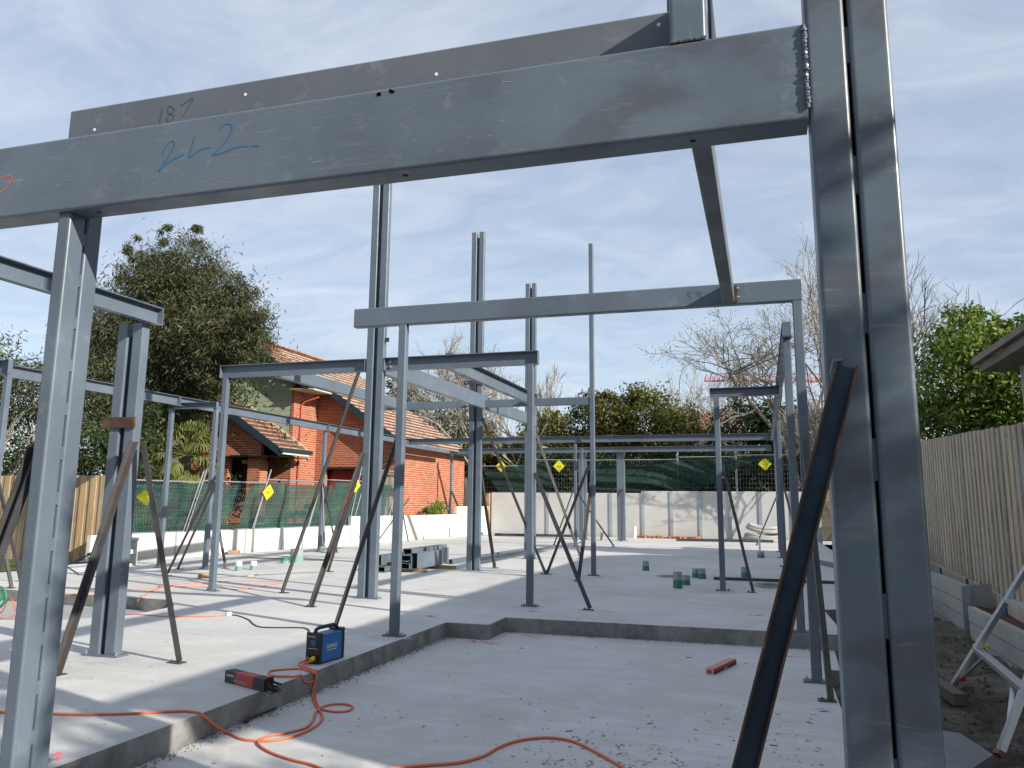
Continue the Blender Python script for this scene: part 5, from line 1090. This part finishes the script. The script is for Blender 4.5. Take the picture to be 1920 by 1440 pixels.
# cartons of welding electrodes
def carton(label, a, b_, w_, h, flap=True, rods=True, twist=0.0):
    a, b_ = Vector(a), Vector(b_); d = (b_-a); L = d.length; d.normalize(); s = Vector((0, 0, 1)).cross(d).normalized(); t = thing('electrode_carton', label, 'carton', a, None)
    def T(u, v, z): return a+d*u+s*v+Vector((0, 0, z))
    def bx(u0, u1, name, m, e=0.0):
        v = [T(u, q, z) for z in (0.002-e*0, h+e) for u, q in ((u0, -e), (u1, -e), (u1, w_+e), (u0, w_+e))]
        return MB().add(v, [(0, 3, 2, 1), (4, 5, 6, 7), (0, 1, 5, 4), (1, 2, 6, 5), (2, 3, 7, 6), (3, 0, 4, 7)]).build(name, m, t)
    if rods: bx(0, L*0.27, 'dark_end', M_CARD); bx(L*0.2701, L*0.72, 'red_middle', M_CARDR); bx(L*0.7201, L, 'dark_band', M_CARD)
    else: bx(0, L, 'sleeve', M_CARDR)
    if rods:
        rr = random.Random(3); b = MB()
        for i in range(46):
            y = rr.uniform(0.008, w_-.008); z = rr.uniform(0.008, h-.01); e = rr.uniform(0.06, 0.11); b.tube([T(L-0.02, y, z), T(L+e, y+rr.uniform(-.03, .03), max(0.004, z+rr.uniform(-.03, .01)-0.012))], 0.0036, 5)
        b.build('rods', M_ROD, t)
        MB().add([T(L, 0, 0.004), T(L+0.05, -0.035, 0.004), T(L+.055, -0.038, h*.8), T(L, 0, h)], [(0, 1, 2, 3), (3, 2, 1, 0)]).build('flap', M_CARDW, t)
        MB().add([T(L, 0, h), T(L, w_, h), T(L+0.045, w_, h+0.02), T(L+.045, 0, h+0.02)], [(0, 1, 2, 3), (3, 2, 1, 0)]).build('flap', M_CARDR, t)
        MB().add([T(L+.02, .01, h+.012), T(L+.02, w_*.5, h+.012), T(L+.06, w_*.5, h+.04), T(L+.06, .01, h+.04)], [(0, 1, 2, 3)]).build('tag', M_WHITE, t)
        lettering('CIGWELD', 0.026, M_WHITE, t, 'lettering', lambda x, z: T(L*0.14+x, -0.0012, h*0.66+z), 0.9)
        lettering('WELDSKILLS', 0.034, mat('carton_print', (0.45, 0.36, 0.34), 0.6), t, 'lettering', lambda x, z: T(L*0.40+x, -0.0012, h*0.30+z), 0.95)
    else:
        e = 0.0008
        MB().add([T(u, -e, z) for u, z in ((L*.02, .006), (L*.98, .006), (L*.98, h*.55), (L*.02, h*.55))], [(0, 1, 2, 3)]).build('label_band', M_CARD, t)
        MB().add([T(u, q, h+e) for u, q in ((L*.02, .004), (L*.97, .004), (L*.97, w_*.9), (L*.02, w_*.9))], [(0, 1, 2, 3)]).build('top_print', mat('carton_pink', (0.62, 0.22, 0.22), 0.6), t)
        MB().add([T(-e, q, z) for q, z in ((0, 0), (0, h), (w_, h), (w_, 0))], [(0, 1, 2, 3)]).build('end_panel', M_CARDW, t)
        MB().add([T(-2*e, w_*.5+.028*math.cos(R(k*20)), h*.5+.02*math.sin(R(k*20))) for k in range(18)], [tuple(range(18))]).build('round_mark', M_RED, t)
        lettering('WELDSKILLS', 0.020, M_WHITE, t, 'lettering', lambda x, z: T(L*0.5+x, -0.0016, h*0.30+z), 0.9)
    return t
carton('open red and dark carton of welding rods spilling out at the slab step', G(421, 1279), G(494, 1298), 0.085, 0.088)
carton('closed pink and red carton lying alone on the low slab', G(1338, 1266, LOW), G(1381, 1246, LOW), 0.075, 0.052, rods=False)
# multigrip pliers
pl = thing('pliers', 'black multigrip pliers with a red patch lying below the step', 'pliers', G(470, 1348, LOW))
pa, pb = G(450, 1357, LOW), G(513, 1330, LOW); dv = (pb-pa).normalized(); sd = Vector((-dv.y, dv.x, 0))
MB().tube([pa+dv*.10+sd*.01+Vector((0, 0, .012)), pa+dv*.2+sd*.012+Vector((0, 0, .012)), pb+Vector((0, 0, .010))], 0.009, 7, 0.006).build('handle', M_BLACK, pl)
MB().tube([pa+dv*.10-sd*.012+Vector((0, 0, .012)), pa+dv*.22-sd*.014+Vector((0, 0, .012)), pb-sd*.03+Vector((0, 0, .010))], 0.009, 7, 0.006).build('handle', M_BLACK, pl)
MB().tube([pa-dv*.01+sd*.025+Vector((0, 0, .012)), pa+dv*.03+sd*.035+Vector((0, 0, .014)), pa+dv*.10+Vector((0, 0, .014))], 0.014, 7, 0.012).build('jaw', M_ROD, pl)
MB().tube([pa+dv*.015-sd*.035+Vector((0, 0, .012)), pa+dv*.05-sd*.03+Vector((0, 0, .014)), pa+dv*.11-sd*.005+Vector((0, 0, .014))], 0.014, 7, 0.012).build('jaw', M_ROD, pl)
MB().cyl(pa+dv*.12+Vector((0, 0, .014)), pa+dv*.12+Vector((0, 0, .03)), 0.020, 10).build('red_patch', M_RED, pl)
# cables
def cable(name, label, px, rad, m, n=5, jit=0.0, cat='cable'):
    pts = [Vector(p) if not isinstance(p, tuple) else (floor(p[0], p[1], rad) if len(p) == 2 else Vector(p)) for p in px]; q = []
    for i in range(len(pts)-1):
        p = [pts[max(0, i-1)], pts[i], pts[i+1], pts[min(len(pts)-1, i+2)]]
        for k in range(n):
            t = k/n; c = 0.5*(2*p[1]+(-p[0]+p[2])*t+(2*p[0]-5*p[1]+4*p[2]-p[3])*t*t+(-p[0]+3*p[1]-3*p[2]+p[3])*t**3)
            c.z = max(c.z, (0 if (c.x < -3.63 or c.y > 9.9) else LOW)+rad*0.9); q.append(c)
    q.append(pts[-1]); return tag(MB().tube(q, rad, 8).build(name, m, smooth=True), label, cat)
s1 = WT(-0.035, -0.015, 0.055); s2 = WT(0.02, -0.055, 0.045)
CR = 0.0085
cable('welding_lead', 'orange welding lead entering from the left edge over the step and up to the welder',
      [(-60, 1336), (40, 1339), (130, 1342), (230, 1341), (310, 1337), (352, 1336), (378, 1340), (400, 1358), (424, 1376), (452, 1388), (490, 1392), (525, 1389), (562, 1379), (590, 1365), (604, 1350), (600, 1336), (590, 1322), (586, 1305), (588, 1285), (591, 1262), tuple(WT(-.05, -.12, .012)), tuple(WT(-.05, -.05, .03)), tuple(s1)], CR, M_CORD)
cable('welding_lead', 'orange welding lead looping below the welder and leaving at the bottom edge',
      [(620, 1452), (585, 1437), (545, 1427), (508, 1414), (486, 1400), (486, 1390), (505, 1382), (540, 1376), (575, 1366), (588, 1350), (592, 1338), (606, 1327), (632, 1322), (655, 1324), (661, 1330), (648, 1336), (622, 1336), (602, 1331), (593, 1318), (590, 1296), (589, 1278), (575, 1279), (548, 1271), (520, 1270), (505, 1266), (508, 1260), (535, 1257), (565, 1256), (580, 1261), (588, 1262), tuple(WT(-.01, -.12, .012)), tuple(WT(.01, -.09, .03)), tuple(s2)], CR, M_CORD)
cable('welding_lead', 'orange lead arching across the low slab at the bottom centre of the picture', [(640, 1460), (720, 1446), (800, 1438), (860, 1433), (905, 1421), (940, 1402), (980, 1390), (1030, 1386), (1075, 1393), (1115, 1412), (1150, 1432), (1190, 1456)], CR+.001, M_CORD)
cable('extension_cord', 'thin orange extension cord running to the black plug', [(232, 1152), (262, 1153), (300, 1156), (345, 1157), (390, 1157), (424, 1155)], 0.006, M_CORD)
pg = tag(MB().cyl(floor(424, 1155, .022), floor(433, 1154, .022), 0.022, 10).build('plug', M_WHITE), 'pale plug joining the orange cord to the black lead', 'plug')
cable('power_lead', 'black power lead snaking from the pale plug to the back of the welder', [(434, 1154), (448, 1156), (466, 1163), (476, 1172), (490, 1177), (520, 1178), (552, 1178), (572, 1179), (580, 1184), (582, 1190), tuple(WT(-.02, .42, .02)), tuple(WT(0, .36, .08))], 0.007, M_BLACK)
cable('extension_cord', 'orange extension cord crossing the left bay behind the stout column', [(118, 1115), (150, 1113), (180, 1110), (240, 1106), (285, 1104), (305, 1102), (330, 1097), (358, 1094), (395, 1093), (430, 1091), (480, 1090), (535, 1091)], 0.006, M_CORD)
cable('extension_cord', 'knotted orange cord dropping into the sunken rebate', [(258, 1128), (264, 1120), (272, 1116), (286, 1108), (300, 1103), (296, 1100), (308, 1101), (345, 1101), (400, 1102), (440, 1106), (480, 1102), (530, 1093)], 0.006, M_CORD)
cable('extension_cord', 'orange cord loop rising at the far left edge', [(-20, 1158), (10, 1160), (28, 1154), tuple(floor(22, 1155)+Vector((0, 0, .16))), tuple(floor(12, 1152)+Vector((0, 0, .18))), (2, 1150), (-30, 1149)], 0.008, M_CORD)
rl = thing('cable_reel', 'green cable reel just inside the left edge', 'cable reel', floor(-14, 1150))
c0 = floor(-14, 1142, .14)
for dy in (-0.06, 0.06): MB().tube([c0+Vector((.13*math.cos(R(a)), dy, .13*math.sin(R(a)))) for a in range(0, 361, 20)], 0.016, 8).build('rim', M_GREENP, rl)
MB().cyl(c0+Vector((0, -.06, 0)), c0+Vector((0, .06, 0)), 0.07, 14).build('drum', M_GREENP, rl)
# clamp beside the left column foot
cp = thing('earth_clamp', 'small earth clamp with a pink grip by the foot of the left foreground column', 'clamp', floor(100, 1428))
q0 = floor(90, 1432, .02); MB().cyl(q0, q0+Vector((.02, 0, .02)), 0.018, 9).build('jaw', M_GALV, cp); MB().bar(q0+Vector((.01, .01, .01)), floor(112, 1422, .02), 0.022, 0.022).build('grip', M_PINK, cp)
# pipe sleeves cast in the slab
def sleeve(label, px, py, h=0.2, rr=0.05, top=M_WHITE, low=M_GREENP, n=14):
    p = floor(px, py); t = thing('pipe_sleeve', label, 'pipe sleeve', p, 'pipe sleeves standing in the slab')
    MB().cyl(p, p+Vector((0, 0, h*.5)), rr*1.05, n, rr).build('lower_sleeve', low, t); MB().cyl(p+Vector((0, 0, h*.5)), p+Vector((0, 0, h)), rr, n, rr*.93).build('cap', top, t)
M_GRC = mat('pale_green_tape', (0.17, 0.30, 0.26), 0.6); M_GRCUP = mat('grey_sleeve', (0.27, 0.31, 0.32), 0.5); M_GRD = mat('sleeve_dark_green', (0.05, 0.17, 0.13), 0.5)
sleeve('left of two white-capped sleeves on the left bay', 447, 1070, .19, .065, M_WHITE, M_GRC); sleeve('right of two white-capped sleeves on the left bay', 475, 1068, .17, .065, M_WHITE, M_GRC)
sleeve('short sleeve with bright green lid beside the bucket-like one', 534, 1056, .12, .085, M_GREENP, M_GRC); sleeve('wide grey-green sleeve in the left bay behind the long brace', 556, 1054, .30, .15, M_GRCUP, M_GRC)
sleeve('lone grey square sleeve right of the lone high post', 1211, 1070, .2, .07, M_GRCUP, M_GRD, 4); sleeve('front sleeve of the middle cluster with bright green foot', 1271, 1103, .27, .075, M_GRCUP, M_GREENP, 4)
sleeve('sleeve just behind the green footed one', 1286, 1097, .17, .075, M_GRCUP, M_GRD, 4); sleeve('left sleeve of the close pair near the right portal', 1305, 1083, .17, .07, M_GRCUP, M_GRD, 4)
sleeve('right sleeve of the close pair near the right portal', 1316, 1085, .19, .075, M_GRCUP, M_GRD, 4); sleeve('sleeve hidden behind the brace right of the portal post', 1397, 1083, .2, .07, M_GRCUP, M_GREENP, 4)
sleeve('tilted dark sleeve far down the slab beside a white pipe', 1427, 1046, .17, .09, M_GRCUP, M_GRD, 4); sleeve('small grey capped sleeve far away left of the thick dark post', 1129, 1013, .30, .07, M_GRCUP, M_GRCUP)
def stub(label, px, py, h, rr=0.05):
    p = floor(px, py); tag(MB().cyl(p, p+Vector((0, 0, h)), rr, 10).cyl(p+Vector((0, 0, h)), p+Vector((0, 0, h+.06)), rr*1.15, 10).build('pipe_stub', M_WHITE), label, 'pipe stub', 'white pipe stubs')
stub('tall white pipe stub right of the thick dark far post', 1190, 1009, .42, .07); stub('left white pipe stub of the pair near the centre post', 1007, 999, .22, .07); stub('right white pipe stub of the pair near the centre post', 1029, 999, .22, .07); stub('thin white pipe by the far tilted sleeve', 1425, 1042, .42, .03); stub('tiny white pipe stub low against the far grey wall', 946, 1000, .08, .07)
# stack of steel offcuts on timber packers
def openrhs(name, label, x0, x1, y0, y1, z0, z1, t=0.006, m=None, cat='steel offcut', grp='steel offcuts in the stack'):
    th = thing(name, label, cat, ((x0+x1)/2, (y0+y1)/2, z0), grp); b = MB(); m = m or M_STEEL
    b.box(x0, x1, y0, y1, z0, z0+t).build('bottom_wall', m, th); MB().box(x0, x1, y0, y1, z1-t, z1).build('top_wall', m, th)
    MB().box(x0, x0+t, y0, y1, z0+t+.0005, z1-t-.0005).build('side_wall', m, th); MB().box(x1-t, x1, y0, y1, z0+t+.0005, z1-t-.0005).build('side_wall', m, th); return th
openrhs('steel_offcut', 'large bright box section at the right of the steel stack', -6.80, -6.66, 15.25, 16.62, .07, .38); openrhs('steel_offcut', 'upper open hollow section in the middle of the steel stack', -7.06, -6.81, 15.25, 16.9, .22, .33)
openrhs('steel_offcut', 'lower open hollow section in the middle of the steel stack', -7.06, -6.81, 15.2, 16.7, .07, .18); openrhs('steel_offcut', 'long grey section at the back of the steel stack', -7.28, -7.08, 15.9, 17.9, .19, .42)
openrhs('steel_offcut', 'tall section at the left end of the steel stack', -7.52, -7.38, 15.1, 16.6, .13, .33); openrhs('steel_offcut', 'flat section lowest at the left of the steel stack', -7.52, -7.25, 15.0, 16.5, .02, .11)
tag(MB().box(-6.70, -6.60, 16.64, 16.80, .10, .42).build('steel_offcut', M_STEEL), 'small darker end block at the right rear of the steel stack', 'steel offcut', 'steel offcuts in the stack')
tag(MB().box(-7.25, -6.52, 15.35, 15.45, .004, .065).build('timber_packer', M_TIMBER), 'front timber packer under the steel stack', 'timber'); tag(MB().box(-7.25, -6.28, 16.35, 16.45, .004, .065).build('timber_packer', M_TIMBER), 'rear timber packer sticking out right under the steel stack', 'timber')
a = floor(845, 1058, .06); c = floor(1000, 1033, .06)
t = thing('long_hollow_section', 'long hollow section lying on the slab behind the second twin column', 'steel section', (a+c)/2)
MB().bar(a, c, .10, .10).build('section', M_STEEL, t); d = (c-a).normalized(); MB().bar(a-d*.002, a+d*.0005, .08, .08).build('open_end', M_DARK, t)
t = thing('long_hollow_section', 'thin second section lying on top beside the long hollow section', 'steel section', (a+c)/2+Vector((.1, 0, .1))); MB().bar(a+Vector((.45, .1, .03)), c+Vector((.5, 0, .03)), .08, .08).build('section', M_STEEL, t)
tag(MB().bar(G(928, 1002, .06), G(1085, 1005, .06), .1, .1).build('long_channel', M_STEEL_D), 'dark channel lying at the foot of the far grey wall on the left', 'steel section')
tag(MB().bar(G(1268, 1012, .05), G(1450, 1015, .05), .12, .1).build('long_channel', M_STEEL_D), 'dark channel lying along the far slab edge under the coiled hose', 'steel section')
for l, a_, b_, w_ in (('short timber plank at the foot of the white wall, left one', (427, 1038), (450, 1038), .09), ('longer pale timber plank at the foot of the white wall', (486, 1031), (515, 1029), .10), ('timber block beside the left header post', (374, 1085), (400, 1082), .08)):
    tag(MB().bar(floor(*a_, .045), floor(*b_, .045), w_, .08).build('timber_plank', M_TIMBER), l, 'timber')
tag(MB().bar(floor(466, 1081, .008), floor(484, 1078, .008), .03, .016).build('yellow_tool', M_YEL), 'small yellow tool lying by the white-capped sleeves', 'tool')
# coil of hose and rubble against the far wall
hs = MB(); p = Vector((-0.05, 33.4, 0.0))
for k in range(4):
    R_ = .72-.07*k; zc_ = .09+.11*k; hs.tube([p+Vector((R_*math.cos(R(a)), R_*.5*math.sin(R(a)), zc_+.05*math.sin(R(2*a+40*k))+(.16 if k > 1 else 0)*abs(math.sin(R(a/2))))) for a in range(0, 361, 15)], 0.075, 8)
tag(hs.build('coiled_hose', M_HOSE, smooth=True), 'bulky coil of pale hose heaped against the shaded end of the far wall', 'hose')
b = MB(); r = random.Random(6)
for i in range(70):
    x = r.uniform(-5.1, -2.6); y = 34.0+r.uniform(-.1, .3); s = r.uniform(.04, .13)*(1 if x > -4.9 else .6); b.bar((x-s, y, s*.4), (x+s, y+r.uniform(-.1, .1), s*.5), s, s*.7)
tag(b.build('clay_rubble', mat('clay', (0.42, 0.17, 0.07), .95), loc=(0, 0, 0)), 'orange clay rubble heaped at the foot of the far wall', 'rubble', kind='stuff')
# stacked concrete blocks
def block(label, x, y, z):
    t = thing('concrete_block', label, 'concrete block', (x, y, z), 'stacked concrete blocks'); w_, d_, h_ = .40, .40, .29; b = MB()
    for zz in (z, z+h_-.045): b.box(x, x+w_, y, y+d_, zz, zz+.045)
    MB().box(x, x+w_, y, y+.055, z+.0455, z+h_-.0455).build('face', M_WALLG, t); MB().box(x, x+w_, y+d_-.055, y+d_, z+.0455, z+h_-.0455).build('face', M_WALLG, t); MB().box(x, x+.05, y+.056, y+d_-.056, z+.046, z+h_-.046).build('core_wall', M_DARK, t)
    b.build('shell', M_WALLG, t)
block('lower hollow concrete block at the end of the white wall', -13.35, 14.25, 0.0); block('upper hollow concrete block at the end of the white wall', -13.36, 14.27, 0.292)
b = MB(); q0 = floor(215, 1062, 0); 
tag(MB().add([floor(125, 1062, .02), floor(150, 1080, .03), floor(185, 1065, .10), floor(190, 1050, .02), floor(160, 1052, .02)], [(0, 1, 2), (0, 2, 4), (2, 3, 4)]).build('plastic_sheet', M_WHITE), 'crumpled white plastic sheet by the pale fence behind the stout column', 'plastic sheet')
b = MB()
for k in range(16): b.tube([q0+Vector((-.7+r.uniform(-.4, .3), r.uniform(-.2, .3), r.uniform(.02, .3))), q0+Vector((-.4+r.uniform(-.4, .5), r.uniform(-.2, .3), r.uniform(.02, .3)))], .02, 5)
tag(b.build('offcut_heap', M_BRACE), 'tangled heap of dark offcuts behind the stout column', 'offcuts', kind='stuff')
# right side: things on the dirt
tag(MB().bar((1.05, 22.0, .05), (2.0, 17.8, .05), .1, .1).build('hollow_section', M_STEEL), 'galvanised section lying along the right slab edge', 'steel section')
tag(MB().tube([(2.3, 20, .10), (2.45, 22.2, .55)], .09, 8).build('grey_pipe', M_GALVP), 'grey pipe leaning against the right sleeper wall', 'pipe')
b = MB(); r = random.Random(8)
for i in range(16):
    x = r.uniform(.95, 1.9); y = 13.0+r.uniform(-.9, .9); s = r.uniform(.05, .12); b.bar((x-s, y, -.24+s*.5), (x+s, y+r.uniform(-.1, .1), -.24+s*.5), s, s*.7)
tag(b.build('broken_bricks', mat('broken_brick', (0.24, 0.06, 0.04), .9), loc=(0, 0, 0)), 'broken red bricks heaped in the trench by the right slab edge', 'rubble', kind='stuff')
zg = -0.33
ft1, ft2 = G(1784, 1297, zg), G(1877, 1417, zg); apx = Vector((2.95, 7.75, 2.32))
ld = thing('step_ladder', 'aluminium ladder with red feet standing on the dirt at the right edge', 'ladder', (ft1+ft2)/2)
for ft in (ft1, ft2):
    tp = apx+(ft-apx)*0.10; MB().bar(ft+Vector((0, 0, .03)), tp, .040, .085, (0, 1, 0)).build('stile', M_ALU, ld)
    MB().bar(ft+Vector((-.02, 0, 0)), ft+(tp-ft).normalized()*.07, .05, .095, (0, 1, 0)).build('rubber_foot', mat('dull_red_rubber', (0.25, 0.06, 0.045), 0.6), ld)
for k, tq in enumerate((0.16, 0.34, 0.52, 0.70)):
    a_, c_ = ft1+(apx-ft1)*tq, ft2+(apx-ft2)*tq; MB().bar(a_, c_, .075, .035).build('tread', M_ALU, ld)
a_ = ft1+(apx-ft1)*.04; c_ = ft1+(apx-ft1)*.16+(ft2-ft1)*.17; MB().bar(a_, c_, .03, .02).build('knee_brace', M_ALU, ld)
a_ = ft2+(apx-ft2)*.04; c_ = ft2+(apx-ft2)*.16+(ft1-ft2)*.17; MB().bar(a_, c_, .03, .02).build('knee_brace', M_ALU, ld)
MB().cyl(ft1+(apx-ft1)*.055+Vector((-.03, -.06, 0)), ft1+(apx-ft1)*.055+Vector((.03, -.05, 0)), .022, 8).build('knob', M_RED, ld)
for ft in (ft1, ft2):
    f2 = ft+Vector((2.1, 0, 0)); MB().bar(f2, apx+(f2-apx)*.10, .030, .06, (0, 1, 0)).build('rear_leg', M_ALU, ld)
tag(MB().bar(G(1735, 1268, zg+.05), G(1800, 1312, zg+.05), .11, .10).build('timber_sleeper', M_BARK), 'dark timber sleeper end beside the far ladder foot', 'timber')
yc_ = G(1842, 1240, zg); yh = thing('safety_marker', 'yellow plastic marker peg on the dirt behind the ladder tread', 'marker', yc_)
MB().cyl(yc_+Vector((0, 0, .16)), yc_+Vector((0, 0, .18)), .085, 14).build('brim', M_YEL, yh); MB().cyl(yc_+Vector((0, 0, .18)), yc_+Vector((0, 0, .25)), .05, 12).build('crown', M_YEL, yh); MB().cyl(yc_, yc_+Vector((0, 0, .16)), .012, 6).build('peg', M_GALV, yh)
sp = [G(x, y, -.26) for x, y in ((1700, 1380), (1740, 1362), (1800, 1372), (1862, 1412), (1810, 1446), (1740, 1480), (1690, 1450))]
o = MB().prism([(p.x, p.y) for p in sp], -.36, -.27).build('stone_slab', concrete('broken_concrete', (0.20, 0.21, 0.215), .7, True, .95)); tag(o, 'rough broken concrete slab lying on the dirt under the near ladder foot', 'concrete slab')
b = MB(); r = random.Random(13)
for i in range(900):
    x = r.uniform(0.75, 2.55); y = r.uniform(4, 14); s = r.uniform(.006, .03); 
    b.add([(x-s, y-s*.5, -.33), (x+s, y-s*.3, -.33), (x+s*.2, y+s, -.33), (x, y, -.33+s*1.3)], [(0, 1, 3), (1, 2, 3), (2, 0, 3)])
tag(b.build('loose_clods', M_DIRT, loc=(0, 0, 0)), 'loose clods and stones strewn over the dirt strip on the right', 'rubble', kind='stuff')

# ---------------------------------------------------------------- unseen house and trees added behind the camera to darken faces turned that way
simple_house('sky_block_house', 'brick house added unseen behind the camera to block sky light', -22, 2, -24, -15, 0, 4.2, 7.4, M_BRICK, M_TILE)
tree('sky_block_tree', 'large evergreen added unseen behind the camera on the left to block sky light', 'tree', (-7, -9.5, 0), 9, 0.3, [(-7, -9.5, 5.2, 4.5, 2.5, 4.2), (-12, -10, 4.5, 3.5, 2.2, 3.6)], 12000, 0.30, 0.16, M_DKLEAF, 61, 0.15, 60)
tree('sky_block_tree', 'large evergreen added unseen behind the camera on the right to block sky light', 'tree', (1.5, -10, 0), 9, 0.3, [(1.2, -10, 5.0, 4.2, 2.2, 4.0)], 9000, 0.30, 0.16, M_DKLEAF, 62, 0.15, 60)
